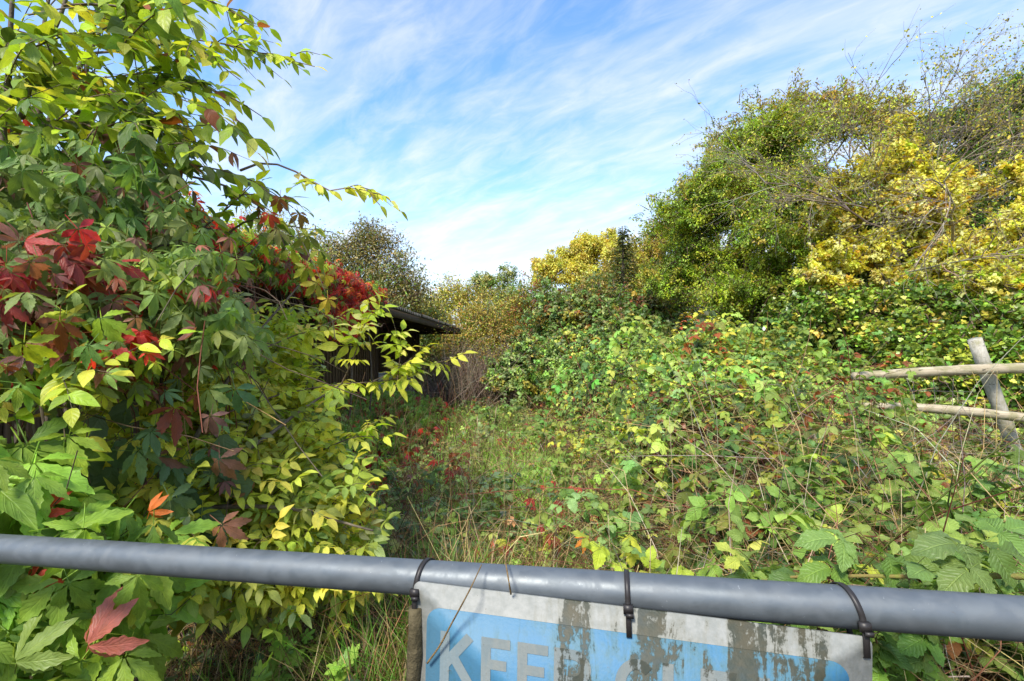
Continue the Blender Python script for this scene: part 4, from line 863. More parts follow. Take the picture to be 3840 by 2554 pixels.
# ================================================================== GRASS CLEARING
m_gr, t = newmat('grass_blade'); g = G(t); C = g.n('ShaderNodeAttribute', attribute_name='Col').outputs['Color']
tr = g.n('ShaderNodeBsdfTranslucent'); g.put(tr.inputs[0], g.mix(1.0, C, (1.3, 1.3, .7), 'MULTIPLY')); ms = g.n('ShaderNodeMixShader'); ms.inputs[0].default_value = .3
t.links.new(g.bsdf(C, .5, .35), ms.inputs[1]); t.links.new(tr.outputs[0], ms.inputs[2]); g.out(ms.outputs[0])
def grass(name, x, y, L, wd, C, lean, label):
    n = len(x); P = np.stack([x, y, gh(x, y)], -1); a = rng.uniform(0, 6.28, n); d = np.stack([np.cos(a), np.sin(a), np.zeros(n)], -1)
    s = np.stack([-np.sin(a), np.cos(a), np.zeros(n)], -1); ln = lean * rng.uniform(.3, 1.6, n); V = []
    for t_, wq in ((0, 1), (.4, .9), (.75, .6), (1, .05)):
        c = P + np.array([0, 0, 1.]) * (L * t_ * (1 - .30 * np.clip(ln, 0, 1.6) * t_ * t_))[:, None] + d * (L * ln * t_ ** 2)[:, None]
        V += [c - s * (wd * wq / 2)[:, None], c + s * (wd * wq / 2)[:, None]]
    V = np.stack(V, 1).reshape(-1, 3); tq = np.array([(0,1,3),(0,3,2),(2,3,5),(2,5,4),(4,5,7),(4,7,6)])
    T = (tq[None] + (np.arange(n) * 8)[:, None, None]).reshape(-1, 3)
    return tag(link(name, mesh_tri(name, V, T, m_gr, np.repeat(C, 8, axis=0))), label, 'grass', kind='stuff')
n = 70000; x, y = scatter(n, -1.9, 2.2, 1.5, 13, 1.5); tuft = sines(x, y, 9, 2.4, 3)
gx = np.exp(-((x - np.interp(y, [2, 4, 7, 11], [-.15, .0, -.1, -.5])) / np.interp(y, [2, 5, 10], [.62, .75, .8])) ** 2); m = rng.random(n) < np.clip(gx * (.75 + .8 * tuft), .05, 1) * (1 - .5 * (x > 1.2)); x, y, tuft = x[m], y[m], tuft[m]; q = len(x)
bright = np.clip(.55 + .9 * sines(x, y, 19, 1.6, 2), 0, 1)[:, None]; C = pal([(5, (.22, .44, .045)), (3, (.15, .32, .03)), (1, (.26, .34, .05)), (1.3, TAN), (.7, STR)], q, .25); C = C * (.7 + .7 * bright)
grass('meadow_grass', x, y, rng.uniform(.14, .40, q) * (1 + .4 * tuft) * np.interp(y, [1.5, 4, 10], [.9, 1, 1.1]), rng.uniform(.003, .008, q), C, .55, 'rough green grass growing in the clearing between the brambles')
n = 7000; x, y = scatter(n, -1.6, 4.5, 1.5, 6, 1.5); q = n
grass('dry_grass', x, y, rng.uniform(.2, .55, q), rng.uniform(.002, .0045, q), pal([(3, STR), (3, TAN), (2, BRN), (1, (.3, .28, .06))], q, .2), .75, 'straw coloured dead grass mixed through the undergrowth')
# tall single seed stalks
M_STALK = bark_mat('straw_stalk', (.36, .28, .15), (.50, .41, .25), 60)
def stalk_thing(pts, r, label, head=False):
    p = smooth([np.array(a, float) for a in pts], 6); b = p[0].copy(); o = thing('dry_weed', (b[0], b[1], 0), label, 'stem', 'single dry stems standing in the undergrowth')
    MB().tube(p - base(o), np.linspace(r, r * .4, len(p)), 6).build('stem', M_STALK, o)
    if head:
        k = np.linspace(0, 1, 9); e = p[-1]; dd = nrm(p[-1] - p[-4]); MB().tube(np.array([e + dd * (t_ - .6) * .14 for t_ in k]) - base(o), r * 2.4 * np.sin(np.pi * np.clip(k, .05, .97)), 7).build('seed_head', M_STALK, o)
def grd(u, d): a = at(u, 1500, d); return np.array([a[0], a[1], gh(a[0], a[1])])
for (u0, u1, v1, d, hd, lab) in ((1830, 1860, 1540, 6.4, True, 'tall grass stalk with seed head above the bright grass'), (1795, 1790, 1575, 6.0, True, 'shorter grass stalk with seed head above the bright grass'), (3140, 2900, 1590, 2.6, False, 'long pale stem leaning across the bramble thicket'),
        (2520, 2510, 1560, 3.2, False, 'brown upright dock stem with withered seeds in the brambles'), (2600, 2585, 1480, 3.6, False, 'thin pale upright stem by the withered dock'), (3230, 3200, 1560, 2.7, False, 'pale woody upright stem in front of the fence end'), (2040, 2080, 2010, 2.4, False, 'pale grass stalk leaning behind the gate'), (2300, 2280, 1930, 2.2, False, 'dark thin stem beside the small yellowish bramble'),
        (1900, 1760, 1900, 2.7, False, 'bent pale grass stem crossing the clearing'), (3500, 3470, 1980, 1.7, False, 'thin pale stem rising behind the thick green cane'), (3360, 3380, 1830, 2.0, False, 'crooked pale stem near the large bramble leaves'), (2470, 2440, 2020, 1.8, False, 'slim grey stem above the middle of the sign')):
    a = grd(u0, d); e = at(u1, v1, d + .05); stalk_thing([a, a * .5 + e * .5 + rng.normal(0, .02, 3), e], .0034, lab, hd)
# scattered creeper leaves running along the ground, red in autumn
o = thing('ground_creeper', (.1, 4.6, 0), 'red creeper runners spreading over the grass clearing', 'creeper'); lv, tw = Leaves(), Twigs()
for (u, v, d, sp_, nn) in ((2000, 1650, 6.8, .28, 34), (2110, 1640, 7.0, .22, 22), (1920, 1690, 6.2, .12, 10), (2085, 1815, 4.2, .07, 6), (2140, 1830, 4.1, .06, 6), (2010, 1890, 3.7, .09, 7), (2080, 1975, 3.1, .06, 5), (1690, 1745, 4.6, .14, 12), (1760, 1865, 4.0, .1, 8), (2110, 2020, 2.7, .07, 7), (2240, 1960, 2.9, .09, 8), (1600, 1800, 4.0, .15, 10), (1930, 2040, 2.8, .08, 5), (2330, 1640, 6.8, .2, 12), (1560, 1680, 5.2, .22, 14), (1650, 1620, 6, .22, 12), (1860, 1830, 4.2, .1, 5), (2250, 1560, 8, .3, 14), (1650, 2095, 2.35, .02, 2)):
    nn = max(2, int(nn * .7)); c = at(u, v, d); P = c + rand(nn) * (sp_, sp_, sp_ * .35); P[:, 2] = np.maximum(P[:, 2], gh(P[:, 0], P[:, 1]) + .08)
    lv.add(P, rand(nn) * (1, 1, .3) + (0, -.2, -.15), np.array([0, -.25, 1.]) + rand(nn, .25), .075 * rng.uniform(.6, 1.15, nn), pal([(2, (.26, .03, .02)), (3, CRI), (3, RUS), (.6, ORA), (2, PUR)], nn, .25))
    tw.add(arc(np.stack([P[:, 0], P[:, 1], gh(P[:, 0], P[:, 1])], -1), P, rand(nn, .05), 4), np.full((nn, 4), .0014), pal([(1, CANE)], nn))
lv.emit(o, CREEPER, 250); tw.emit(o, 'runner_mass')

# low weeds and dry stems closing over the clearing
o = thing('weed_cover', (.0, 4.5, 0), 'low mixed weeds and dry stems tangled through the clearing grass', 'weeds', kind='stuff'); lv, tw = Leaves(), Twigs()
wf = lambda x, y: .34 + .14 * sines(x, y, 41, 2.2, 3)
dead_tangle(tw, 2600, -1.1, .9, 2.0, 10, wf, P_DEAD, (.2, .7), .0019, 1.4, .8, 1.25)
n = 2300; x, y = scatter(n, -1.2, .9, 2.0, 11, 1.4); m = sines(x, y, 43, 2.0, 3) > -.12; x, y = x[m], y[m]; n = len(x); z = gh(x, y) + wf(x, y) * rng.uniform(.25, 1.05, n)
lv.add(np.stack([x, y, z], -1), rand(n) * (1, 1, .3), rand(n, .3) + (0, -.2, 1), .062 * rng.uniform(.5, 1.2, n), pal([(4, BRL), (3, BRA), (2, (.20, .27, .06)), (1, (.12, .19, .09)), (.5, RUS), (.4, TAN)], n, .22))
lv.emit(o, BRAMBLE_FAR, 0, mass='weed_leaf_mass'); tw.emit(o, 'dry_stem_mass')

# ================================================================== LEFT SIDE: CREEPER ON THE ROOF
def eave(y): return -2.27 + (y - 7.9) * .0505
P_CRR = [(4, RED), (3, CRI), (2, ORA), (1.5, RUS), (2, PUR), (3, GRN), (2, YGR), (1, (.40, .28, .04))]
P_CRG = [(5, (.075, .16, .035)), (3, GGR), (2, (.15, .26, .04)), (1.3, PUR), (.7, RUS), (.5, RED)]
o = thing('creeper_vine', (eave(6.5) + .1, 6.5, 0), 'red and green creeper draped over the stable canopy', 'creeper'); lv, tw = Leaves(), Twigs()
def red_amt(y): return np.clip(.35 + .5 * sines(y * 1.3, y * .7, 4, 1.2, 2) + .35 * np.exp(-((y - 6.7) / 1.0) ** 2), .1, .95)
n = 5200; y = 2.0 + 6.2 * rng.random(n) ** 1.25; back = np.abs(rng.normal(0, .55, n)); P = np.stack([eave(y) - back + .12, y, 2.46 + back * .09 + np.abs(rng.normal(0, .09, n)) + .08 * sines(y, back, 6, 2.5, 3)], -1)
isr = rng.random(n) < red_amt(y); C = np.where(isr[:, None], pal(P_CRR[:5], n, .22), pal([(3, GRN), (3, YGR), (1.5, (.36, .33, .05)), (1, ORA)], n, .22))
lv.add(P, rand(n, .45) + (.75, -.2, -.55), rand(n, .3) + (.45, -.25, .8), .085 * rng.uniform(.6, 1.2, n), C)
n = 4300; y = 2.0 + 6.0 * rng.random(n) ** 1.1; drop = np.interp(y, [2, 4, 5.6, 6.3, 6.8, 7.4, 8.0], [.7, .5, .45, 1.0, 1.15, .75, .12]) * (.75 + .5 * sines(y * 2.2, y, 8, 2.0, 3)); tt = rng.random(n)
P = np.stack([eave(y) + .10 + rng.normal(0, .07, n) * (1 - tt * .4), y, 2.52 - drop.clip(.05) * tt], -1); isr = rng.random(n) < red_amt(y) + .12
C = np.where(isr[:, None], pal([(5, (.38, .03, .024)), (2, CRI), (1, ORA), (1, PUR)], n, .25), pal([(3, GRN), (2, YGR), (1, GGR), (1, PUR)], n, .22))
lv.add(P, rand(n, .30) + (.30, -.1, -1), rand(n, .3) + (.9, -.5, .35), .085 * rng.uniform(.6, 1.2, n), C)
q = 260; y0 = 2 + 6 * rng.random(q); A0 = np.stack([eave(y0) - .4, y0, np.full(q, 2.52)], -1); tw.add(arc(A0, A0 + np.stack([np.full(q, .55), rng.normal(0, .3, q), -rng.uniform(.1, .8, q)], -1), rand(q, .05) + (.05, 0, .15), 5, .02), np.full((q, 5), .0028), pal([(1, CANE), (1, WOOD)], q))
for k, (yy_, xx_) in enumerate(((2.6, .02), (4.4, .0), (6.6, .03), (7.4, .0))):
    p = smooth([np.array([eave(yy_) + .05, yy_, -.05]), np.array([eave(yy_) + .12, yy_ + .1, 1.1]), np.array([eave(yy_) + .03 + xx_, yy_ + .02, 2.5])], 6); MB().tube(p - base(o), np.linspace(.018, .009, len(p)), 7).build('stem', M_BARK, o)
lv.emit(o, CREEPER, 300); tw.emit(o, 'runner_mass')

# creeper climbing at the foot of the stable wall
o = thing('creeper_vine', (-2.0, 7.2, 0), 'leafy green creeper heap at the stable wall foot with rusty lower leaves', 'creeper'); lv, tw = Leaves(), Twigs()
n = 2600; y = rng.uniform(4.6, 10.5, n); xx = rng.uniform(-3.3, -1.15, n); top = np.interp(xx, [-3.4, -2.2, -1.5, -1.1], [.62, .78, .60, .2]) * (1 + .18 * sines(xx, y, 12, 2.0, 3)); dep = np.abs(rng.normal(0, .16, n)); z = np.maximum(top - dep, .04)
low = np.clip(1 - z / .45, 0, 1); isr = rng.random(n) < .10 + .7 * low; C = np.where(isr[:, None], pal([(3, RUS), (3, CRI), (2, RED), (1, BRN)], n, .25), pal([(4, (.10, .21, .035)), (3, GRN), (2, (.17, .28, .05)), (1, GGR)], n, .22))
lv.add(np.stack([xx, y, z], -1), rand(n, .35) + (.5, -.3, -.8), rand(n, .3) + (.55, -.6, .7), .095 * rng.uniform(.6, 1.2, n), C)
q = 500; P0 = np.stack([rng.uniform(-3, -1.0, q), rng.uniform(4.6, 9, q), np.zeros(q)], -1); tw.add(arc(P0, P0 + rand(q, .25) + (0, 0, .7), rand(q, .06), 4), np.full((q, 4), .002), pal([(2, CANE), (2, BRN), (1, TAN)], q)); lv.emit(o, CREEPER, 300); tw.emit(o, 'runner_mass')

# ================================================================== LEFT SIDE: PALE LEAVED SHRUB IN FRONT OF THE STABLE
P_ELD = [(4, (.23, .33, .06)), (3, (.28, .37, .06)), (1.2, (.15, .23, .055)), (1.5, (.33, .42, .06)), (1.2, (.45, .42, .08)), (.8, (.15, .22, .10))]
P_ELL = [(3, (.27, .38, .05)), (3, LIM), (1.5, (.48, .48, .12)), (2, YGR)]
sb = np.array([-1.55, 2.55, 0.])
shrub = thing('elder_shrub', tuple(sb), 'pale green leaved shrub spreading in front of the stable canopy', 'shrub'); lv, tw = Leaves(), Twigs()
def patch(c, n, jit=.05, k=1.0):
    c = np.array([at(*q) for q in c]); s, t_ = rng.random(n), rng.random(n)
    f = lambda s, t_: (c[0] * ((1-s)*(1-t_))[:, None] + c[1] * (s*(1-t_))[:, None] + c[2] * (s*t_)[:, None] + c[3] * ((1-s)*t_)[:, None])
    P = f(s, t_); du = f(np.minimum(s + .05, 1), t_) - f(np.maximum(s - .05, 0), t_); dv = f(s, np.minimum(t_ + .05, 1)) - f(s, np.maximum(t_ - .05, 0)); N = nrm(np.cross(dv, du)); flip = (N * (P - (0, 0, CAMZ))).sum(-1) > 0; N[flip] *= -1
    return P + N * rng.normal(0, jit, (n, 1)) + rand(n, jit * .6), N
def drape(lv, c, n, size, p, jit=.06, hang=(.35, 0, -.7), up=.7, aj=.4, nj=.3, nf=.6):
    P, N = patch(c, n, jit); lv.add(P, rand(n, aj) + np.array(hang) + N * .15, N * nf + np.array([0, 0, up]) + rand(n, nj), size * rng.uniform(.42, 1.3, n), pal(p, n, .24)); return P
# outer surface built of many short arching shoots
def shoots(lv, tw, c, n, L, size, p, gap=.055, back=.30, dirv=(.55, -.35, .35), jit=.08, wood=WOOD, twig=.0, sagv=.05, both=True, up=(0.15, -.3, 1)):
    P, N = patch(c, n, jit)
    for i in range(n):
        d = nrm(N[i] * .6 + np.array(dirv) + rng.normal(0, .4, 3)); ll = rng.uniform(*L); a = P[i] - d * ll * .6 - N[i] * rng.uniform(0, back)
        leafy(lv, tw, [a, a + d * ll * .55 + (0, 0, .03), a + d * ll + np.array([0, 0, -sagv])], gap, size, p, .3, both, twig, up, .18, .4, .0028, wood, (.08, .18), .28, .35)
S_OUT = [((480, 1080, 2.3), (1150, 1190, 3.1), (1180, 1500, 2.7), (520, 1500, 1.9)), ((450, 1450, 1.95), (1200, 1450, 2.7), (1180, 1800, 2.2), (520, 1850, 1.65)), ((480, 1800, 1.7), (1180, 1750, 2.25), (1420, 2130, 1.95), (560, 2130, 1.6))]
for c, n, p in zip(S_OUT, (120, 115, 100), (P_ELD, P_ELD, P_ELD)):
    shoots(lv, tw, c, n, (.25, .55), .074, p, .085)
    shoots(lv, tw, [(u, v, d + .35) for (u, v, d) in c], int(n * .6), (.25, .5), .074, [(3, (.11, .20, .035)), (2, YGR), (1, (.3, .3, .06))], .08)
shoots(lv, tw, ((1080, 1640, 2.3), (1260, 1640, 2.4), (1570, 2110, 1.98), (1150, 2120, 1.85)), 70, (.2, .4), .07, P_ELD, .08)
shoots(lv, tw, ((1020, 1200, 3.0), (1200, 1240, 3.0), (1160, 1480, 2.7), (1000, 1480, 2.6)), 14, (.25, .5), .074, P_ELL, .08)
for pts in ([(820, 1560, 2.1), (1050, 1480, 2.35), (1280, 1440, 2.5), (1480, 1425, 2.6), (1600, 1370, 2.65), (1690, 1345, 2.68)], [(1280, 1440, 2.5), (1330, 1330, 2.5), (1375, 1200, 2.5), (1420, 1160, 2.5)], [(1490, 1425, 2.6), (1500, 1330, 2.6), (1500, 1290, 2.6)], [(1400, 1430, 2.55), (1480, 1390, 2.6), (1560, 1330, 2.62)], [(900, 1350, 2.3), (1100, 1260, 2.6), (1260, 1200, 2.8), (1360, 1130, 2.85)], [(1180, 1700, 2.3), (1330, 1640, 2.3), (1440, 1640, 2.35)]):
    leafy(lv, tw, [at(*q) for q in pts], .085, .088, P_ELL, .34, True, .24, (0.1, -.3, 1), .1, .5, .0055, WOOD, (.08, .2))
for pts in ([(640, 1950, 1.9), (900, 1350, 2.3), (1130, 1060, 2.7)], [(560, 1900, 1.8), (520, 1300, 2.1), (640, 900, 2.6)], [(700, 1950, 1.9), (1050, 1600, 2.2), (1280, 1440, 2.5)], [(620, 2000, 1.9), (1000, 1900, 1.9), (1400, 1990, 1.9)], [(600, 1500, 2.0), (780, 1150, 2.4), (980, 900, 2.9)]):
    p = smooth([sb + (0, 0, -.05)] + [at(*q) for q in pts], 6); MB().tube(p - sb, np.linspace(.016, .004, len(p)), 7).build('stem', M_BARK, shrub)
lv.emit(shrub, ELDER, 300); tw.emit(shrub, 'twig_mass')

# ================================================================== LEFT SIDE: NEAR CREEPER CURTAIN
o = thing('creeper_vine', (-1.75, 1.75, 0), 'grey green creeper curtain with crimson leaves hanging from the left tree', 'creeper'); cb_ = base(o); lv, tw = Leaves(), Twigs()
for off, k in ((0, 1.0), (.16, .8), (.34, .55)):
    z = lambda c: [(u, v, d + off) for (u, v, d) in c]
    drape(lv, z(((-420, 520, 1.55), (560, 640, 1.9), (760, 980, 1.75), (-420, 950, 1.35))), int(400 * k), .078, [(6, (.085, .165, .04)), (3, GGR), (2, (.055, .12, .025)), (.8, PUR)], .07)
    drape(lv, z(((-420, 930, 1.35), (360, 930, 1.5), (420, 1240, 1.5), (-420, 1180, 1.28))), int(245 * k), .080, [(2.2, (.17, .032, .028)), (1.5, CRI), (2, PUR), (2, RUS), (5, (.10, .17, .05))], .07)
    drape(lv, z(((300, 900, 1.5), (820, 960, 1.8), (980, 1330, 1.8), (360, 1330, 1.5))), int(245 * k), .076, [(6, (.11, .20, .05)), (3, GGR), (1.2, PUR), (.6, RED), (2, (.15, .25, .05))], .06)
    drape(lv, z(((-420, 1150, 1.30), (540, 1250, 1.5), (560, 1430, 1.5), (-420, 1400, 1.26))), int(170 * k), .078, [(4, (.10, .18, .05)), (1.2, PUR), (1.2, RUS), (.6, RED), (2, YGR)], .06)
drape(lv, ((560, 1350, 1.60), (860, 1380, 1.7), (900, 1950, 1.72), (640, 1900, 1.6)), 34, .095, [(3, PUR), (3, (.10, .19, .07)), (1, RUS), (2, (.055, .12, .06))], .08)
q = 150; P, N = patch(((-420, 560, 1.7), (760, 800, 2.1), (900, 1400, 1.95), (-420, 1400, 1.5)), q, .1); tw.add(arc(P, P + rand(q, .22) + (.1, -.05, -.25), rand(q, .05), 5, .01), np.full((q, 5), .0022), pal([(2, CANE), (2, WOOD), (1, TAN)], q))
for pts in ([(-60, 1300, 1.75), (60, 700, 2.0), (250, 500, 2.2)], [(100, 1350, 1.8), (400, 1000, 1.9), (700, 900, 2.0)]):
    p = smooth([cb_ + (0, 0, -.05)] + [at(*q_) for q_ in pts], 6); MB().tube(p - cb_, np.linspace(.02, .005, len(p)), 7).build('stem', M_BARK, o)
lv.emit(o, CREEPER, 300); tw.emit(o, 'runner_mass')
# light green sprays in front of the shaded wall
o = thing('elder_sapling', (-1.25, 1.55, 0), 'bright green sapling sprays in front of the dark wall planks', 'shrub'); cb_ = base(o); lv, tw = Leaves(), Twigs()
for pts in ([(20, 1750, 1.5), (150, 1500, 1.42), (330, 1390, 1.38), (420, 1400, 1.36)], [(150, 1500, 1.42), (230, 1400, 1.4), (270, 1360, 1.38)], [(300, 1800, 1.55), (330, 1600, 1.5), (320, 1540, 1.48)], [(100, 1450, 1.45), (120, 1330, 1.42), (170, 1290, 1.4)]):
    leafy(lv, tw, [at(*q) for q in pts], .06, .085, [(3, YGR), (2, LIM), (1, (.3, .3, .05))], .35, True, .3, (.1, -.5, 1), .2, .5, .004, WOOD)
    MB().tube(smooth([np.array([0, 0, -.05]), at(*pts[0]) - cb_], 5), np.linspace(.008, .004, 6), 6).build('stem', M_BARK, o)
lv.emit(o, DOG, 200); tw.emit(o, 'twig_mass')
# round dark leaves in the shade behind
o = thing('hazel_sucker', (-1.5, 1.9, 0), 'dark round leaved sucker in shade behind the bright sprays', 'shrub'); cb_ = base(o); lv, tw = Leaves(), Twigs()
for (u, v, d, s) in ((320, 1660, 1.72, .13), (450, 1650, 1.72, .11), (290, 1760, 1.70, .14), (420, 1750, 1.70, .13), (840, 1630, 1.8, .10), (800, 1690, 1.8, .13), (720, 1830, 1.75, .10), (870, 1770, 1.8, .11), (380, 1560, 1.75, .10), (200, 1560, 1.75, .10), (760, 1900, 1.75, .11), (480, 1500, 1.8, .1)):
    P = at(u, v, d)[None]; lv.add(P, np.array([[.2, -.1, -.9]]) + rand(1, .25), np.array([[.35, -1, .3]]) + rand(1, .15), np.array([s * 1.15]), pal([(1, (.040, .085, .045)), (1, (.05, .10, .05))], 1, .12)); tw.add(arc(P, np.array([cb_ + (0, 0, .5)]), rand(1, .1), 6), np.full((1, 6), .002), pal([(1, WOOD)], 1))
hz_ = [join(blade(.86, 11, .10, .20, .05, .48, .5, .3, .1, s), stalk((0, 0, 0), (0, -.2, -.02), .02)) for s in range(3)]
HAZEL = Species('hazel', hz_, rough=.5, spec=.35, trans=.25, veins=7, vein_amt=.25, blotch=.4, bump=.5)
MB().tube(smooth([np.array([0, 0, -.05]), np.array([.1, 0, .6]), np.array([.2, -.1, 1.2])], 5), np.linspace(.012, .004, 11), 7).build('stem', M_BARK, o)
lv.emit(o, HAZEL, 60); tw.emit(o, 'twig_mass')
# big leaved creeper in the lower left corner, right behind the gate
o = thing('creeper_vine', (-1.15, 1.45, 0), 'big leaved bright green creeper climbing right behind the gate tube', 'creeper'); cb_ = base(o); lv, tw = Leaves(), Twigs()
PG = [(6, (.115, .235, .035)), (3, (.16, .29, .045)), (2, (.08, .17, .03))]
for off, k in ((0, 1), (.12, .8), (.25, .5)):
    z = lambda c: [(u, v, d + off) for (u, v, d) in c]
    drape(lv, z(((-420, 1620, 1.28), (180, 1660, 1.35), (260, 2080, 1.35), (-420, 2080, 1.22))), int(62 * k), .155, PG, .05, (.55, -.1, -.45), .7, .35, .25, .7)
    drape(lv, z(((-420, 2000, 1.25), (620, 1900, 1.45), (560, 2250, 1.38), (-420, 2250, 1.2))), int(66 * k), .135, PG, .06, (.4, -.1, -.5), .7, .4, .3, .7)
    drape(lv, z(((-420, 2200, 1.22), (520, 2150, 1.38), (400, 2600, 1.30), (-420, 2600, 1.12))), int(74 * k), .130, PG, .06, (.35, -.1, -.6), .6, .4, .3, .8)
for (u, v, d, s, c_) in ((330, 2420, 1.22, .14, (.22, .08, .07)), (140, 1930, 1.3, .08, (.34, .05, .03)), (560, 1920, 1.5, .07, (.45, .12, .03)), (110, 2200, 1.25, .09, (.36, .06, .03)), (60, 2480, 1.2, .13, (.12, .2, .05))):
    lv.add(at(u, v, d)[None], np.array([[.45, -.2, .55]]), np.array([[.1, -1, .45]]), np.array([s]), np.array([c_]))
for pts in ([(-100, 2500, 1.35), (-60, 2000, 1.4), (60, 1700, 1.42)], [(200, 2500, 1.45), (330, 2100, 1.5), (420, 1900, 1.55)]):
    p = smooth([cb_ + (0, 0, -.05)] + [at(*q_) for q_ in pts], 6); MB().tube(p - cb_, np.linspace(.012, .004, len(p)), 7).build('stem', M_BARK, o)
q = 60; P, N = patch(((-420, 1700, 1.5), (500, 1900, 1.6), (400, 2600, 1.5), (-420, 2600, 1.4)), q, .08); tw.add(arc(P, P + rand(q, .15) + (.05, -.05, .15), rand(q, .04), 5, .01), np.full((q, 5), .0016), pal([(2, CANE), (2, WOOD)], q))
lv.emit(o, CREEPER, 200); tw.emit(o, 'runner_mass')

# ================================================================== LEFT SIDE: TREE AGAINST THE SKY
tb = np.array([-1.95, 2.35, 0.]); o = thing('dogwood_tree', tuple(tb), 'many stemmed tree with backlit lime green leaves arching against the sky', 'tree'); lv, tw = Leaves(), Twigs()
P_DOG = [(4, (.17, .28, .03)), (4, (.24, .36, .03)), (2, (.09, .17, .025)), (1, (.38, .40, .06)), (.3, RUS)]
stems = [[(150, 520, 2.35), (165, 300, 2.35), (190, 150, 2.35), (240, 20, 2.35), (300, -200, 2.4)], [(60, 560, 2.2), (85, 430, 2.2), (110, 330, 2.2), (150, 170, 2.25), (200, -100, 2.3)], [(190, 520, 2.5), (230, 420, 2.5), (300, 250, 2.5), (370, 130, 2.5), (460, -120, 2.6)], [(260, 640, 2.6), (290, 500, 2.6), (320, 300, 2.6), (345, 140, 2.6), (400, -100, 2.7)], [(20, 600, 2.0), (30, 350, 2.0), (40, 100, 2.0), (60, -200, 2.0)]]
for s in stems:
    pts = [tb + (0, 0, -.05), tb + (np.array(at(*s[0])) - tb) * (.55, .55, .5)] + [at(*q) for q in s]; p = smooth(pts, 6); MB().tube(p - tb, np.linspace(.020, .006, len(p)), 8).build('stem', M_BARK, o)
brs = [[(263, 451, 2.5), (335, 379, 2.5), (420, 317, 2.5), (527, 268, 2.5), (625, 241, 2.5), (760, 190, 2.5), (880, 110, 2.5), (850, 40, 2.5)], [(340, 440, 2.4), (513, 339, 2.4), (625, 308, 2.4), (737, 317, 2.4), (826, 348, 2.4), (893, 379, 2.4), (982, 437, 2.4)], [(335, 201, 2.55), (446, 192, 2.5), (580, 178, 2.5), (700, 150, 2.5), (840, 165, 2.5), (1000, 205, 2.5), (1180, 250, 2.5)],
       [(357, 607, 2.2), (558, 616, 2.2), (714, 620, 2.25), (848, 643, 2.3), (982, 696, 2.35), (1100, 780, 2.4)], [(900, 640, 2.6), (1000, 610, 2.6), (1123, 651, 2.6), (1237, 716, 2.6), (1351, 700, 2.6), (1425, 770, 2.6)], [(240, 20, 2.3), (420, 20, 2.3), (620, 90, 2.3), (780, 210, 2.3), (900, 300, 2.3)], [(300, 250, 2.5), (480, 420, 2.4), (640, 480, 2.35), (760, 560, 2.3)], [(200, -100, 2.1), (420, -40, 2.1), (640, 20, 2.15), (700, 60, 2.2)], [(420, 340, 2.3), (600, 440, 2.3), (760, 500, 2.3), (830, 480, 2.3)], [(460, -120, 2.5), (620, -60, 2.5), (800, 10, 2.5), (960, 90, 2.5)], [(150, 450, 2.1), (330, 470, 2.0), (520, 560, 2.0), (640, 680, 2.0)],
       [(700, 660, 2.5), (850, 700, 2.55), (1000, 800, 2.6), (1060, 900, 2.6), (1090, 1000, 2.6)], [(820, 900, 2.6), (950, 820, 2.7), (1100, 850, 2.75), (1250, 870, 2.8)], [(640, 950, 2.4), (830, 800, 2.5), (960, 680, 2.5)]]
PD2 = [(3, (.10, .17, .04)), (2, (.20, .30, .03)), (1.5, (.06, .10, .03)), (.5, PUR)]
for i, b in enumerate(brs):
    p = P_DOG if i not in (3, 10, 11) else PD2
    if i in (4, 12): p = [(3, LIM), (2, (.42, .45, .12)), (1, YGR)]
    leafy(lv, tw, [at(*q) for q in b], .068, .108 if i not in (2, 4, 12) else .085, p, .22 if i != 4 else .4, True, .42, (.1, -.15, 1), .35, .5, .008, (.15, .11, .08), (.12, .32), .25, .40, .04)
for k in range(75):
    u, v, d = rng.uniform(-150, 470), rng.uniform(-150, 560), rng.uniform(1.7, 2.9); a = at(u, v, d); dd = nrm(np.array([.8, -.1, rng.uniform(-.5, .6)]) + rng.normal(0, .4, 3)); L = rng.uniform(.25, .55)
    leafy(lv, tw, [a, a + dd * L * .5 + (0, 0, .02), a + dd * L + (0, 0, -.05)], .068, .110, P_DOG if rng.random() < .5 else [(3, (.075, .15, .025)), (2, (.05, .10, .02)), (2, (.15, .25, .03))], .1, True, .15, (.1, -.2, 1), .35, .5, .004, (.13, .10, .07), (.1, .25), .3, .42, .03)
for k in range(34):
    u, v, d = rng.uniform(100, 700), rng.uniform(250, 700), rng.uniform(2.0, 2.6); a = at(u, v, d); dd = nrm(np.array([.9, 0, rng.uniform(-.5, .3)]) + rng.normal(0, .3, 3)); L = rng.uniform(.2, .42)
    leafy(lv, tw, [a, a + dd * L * .5 + (0, 0, .02), a + dd * L + (0, 0, -.05)], .068, .105, P_DOG if rng.random() < .6 else PD2, .1, True, .1, (.1, -.2, 1), .35, .5, .003, (.13, .10, .07), (.1, .2), .3, .42, .03)
lv.emit(o, DOG, 300); tw.emit(o, 'twig_mass')
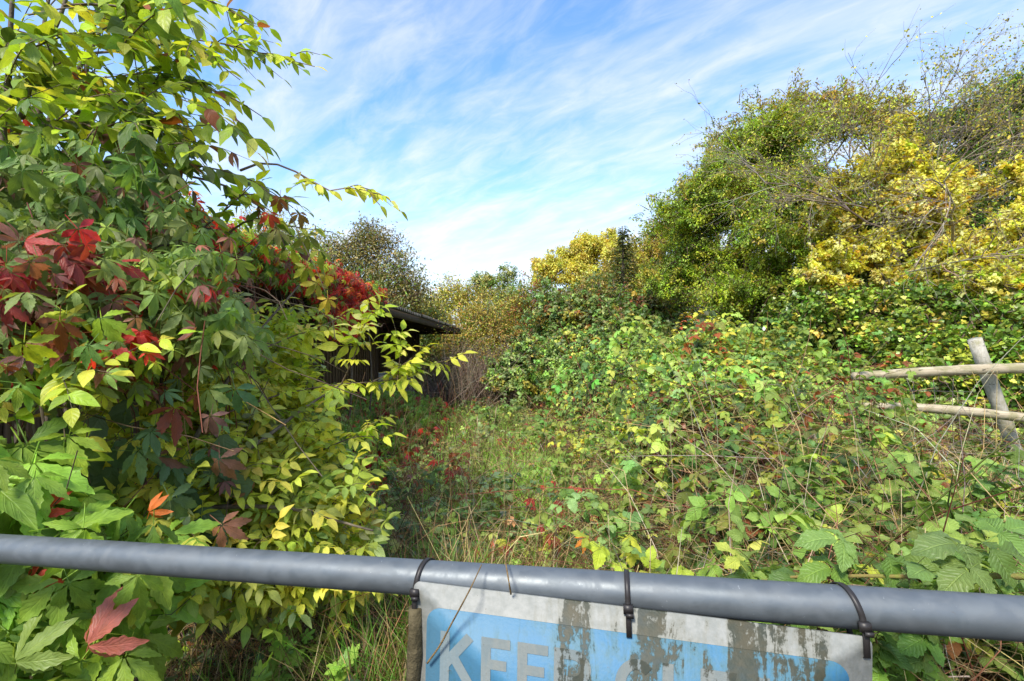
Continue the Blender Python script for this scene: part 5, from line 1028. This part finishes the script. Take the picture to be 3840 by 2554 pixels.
# drooping creeper spray hanging from the tree, five leaflets, browned
o = thing('creeper_spray', tuple(at(1050, 760, 2.2)), 'browning creeper spray hanging down against the sky from the tree', 'creeper'); lv, tw = Leaves(), Twigs()
for (u, v, s, c_) in ((1050, 740, .07, (.16, .07, .03)), (1120, 800, .07, (.14, .10, .03)), (1040, 860, .085, (.09, .11, .03)), (1150, 880, .085, (.10, .14, .03)), (1090, 930, .09, (.12, .17, .03)), (1200, 940, .08, (.14, .20, .03)), (1150, 1000, .08, (.15, .2, .03)), (1220, 1030, .08, (.2, .2, .04)), (1010, 800, .07, (.3, .05, .03)), (1230, 1120, .07, (.28, .26, .04)), (1190, 1060, .08, (.18, .2, .04))):
    lv.add(at(u, v, 2.2)[None], np.array([[.2, -.1, -1]]) + rand(1, .2), np.array([[.5, -1, .2]]), np.array([s * 1.1]), np.array([c_]))
Q = smooth([at(980, 700, 2.25), at(1080, 790, 2.2), at(1130, 900, 2.2), at(1190, 1020, 2.2), at(1225, 1110, 2.2)], 3); MB().tube(Q - base(o), np.linspace(.003, .0015, len(Q)), 6).build('stem', M_BARK, o); lv.emit(o, CREEPER, 40)

# ================================================================== UNDER THE GATE, LEFT OF THE SIGN
o = thing('hawthorn_seedling', (-.55, 2.0, 0), 'fresh green hawthorn seedling with lobed leaves below the gate', 'seedling'); cb_ = base(o); lv, tw = Leaves(), Twigs()
for pts in ([(1060, 2560, 1.95), (1050, 2440, 1.9), (1040, 2350, 1.85), (1060, 2320, 1.82)], [(960, 2600, 1.8), (970, 2540, 1.75), (1000, 2500, 1.72)], [(1250, 2600, 1.8), (1270, 2530, 1.78), (1310, 2480, 1.75)]):
    leafy(lv, tw, [at(*q) for q in pts], .045, .075, [(3, (.17, .32, .06)), (2, (.13, .26, .05))], .1, True, .4, (0, -.5, 1), .1, .5, .003, WOOD, (.06, .14))
    MB().tube(smooth([np.array([0, 0, -.05]), at(*pts[0]) - cb_], 4), np.linspace(.005, .003, 5), 6).build('stem', M_BARK, o)
lv.emit(o, HAW, 120); tw.emit(o, 'twig_mass')
o = thing('undergrowth', (-.8, 2.6, 0), 'shaded ivy and dead twigs on the brown soil under the shrub', 'undergrowth', kind='stuff'); lv, tw = Leaves(), Twigs()
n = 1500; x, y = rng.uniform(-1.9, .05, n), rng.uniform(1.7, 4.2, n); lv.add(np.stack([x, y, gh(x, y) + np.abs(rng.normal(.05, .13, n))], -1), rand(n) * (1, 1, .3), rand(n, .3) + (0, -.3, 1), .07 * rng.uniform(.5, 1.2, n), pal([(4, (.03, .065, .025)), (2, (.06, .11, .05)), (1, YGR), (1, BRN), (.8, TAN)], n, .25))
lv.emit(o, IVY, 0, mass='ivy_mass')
n = 3200; x, y = rng.uniform(-2.0, .1, n), rng.uniform(1.6, 4.2, n); P0 = np.stack([x, y, gh(x, y) + np.abs(rng.normal(.03, .08, n))], -1); tw.add(arc(P0, P0 + nrm(rand(n) * (1, 1, .35)) * rng.uniform(.1, .5, n)[:, None], rand(n, .03), 4, .01), np.full((n, 4), .0016), pal(P_DEAD, n, .3)); tw.emit(o, 'dead_twig_mass')
n = 2600; x, y = rng.normal(-.28, .2, n), rng.uniform(1.5, 2.6, n)
grass('meadow_grass', x, y, rng.uniform(.2, .75, n), rng.uniform(.003, .007, n), pal([(3, GRS), (3, (.14, .20, .03)), (2, TAN), (1, STR), (2, BRN)], n, .25), .5, 'tall mixed green and straw grass beside the sign edge below the gate')
# a white bindweed flower on the bank
o = thing('bindweed_flower', tuple(at(2862, 1232, 7.0)), 'single tiny white flower on top of the bramble bank', 'flower')
m_w, t = newmat('white_petal'); g = G(t); g.out(g.bsdf((.8, .8, .78), .6, .3))
a = np.linspace(0, 2 * math.pi, 11)[:-1]; V = [(0, 0, 0)] + [(.022 * math.cos(t_) , -.02, .030 * math.sin(t_)) for t_ in a] ; T = [(0, 1 + k, 1 + (k + 1) % 10) for k in range(10)]
link('petal', mesh_tri('petal', V, T, m_w), o); MB().tube([(0, 0, 0), (0, .02, -.1), (0, .03, -.35)], [.003, .003, .003], 5).build('stem', M_CANE, o)
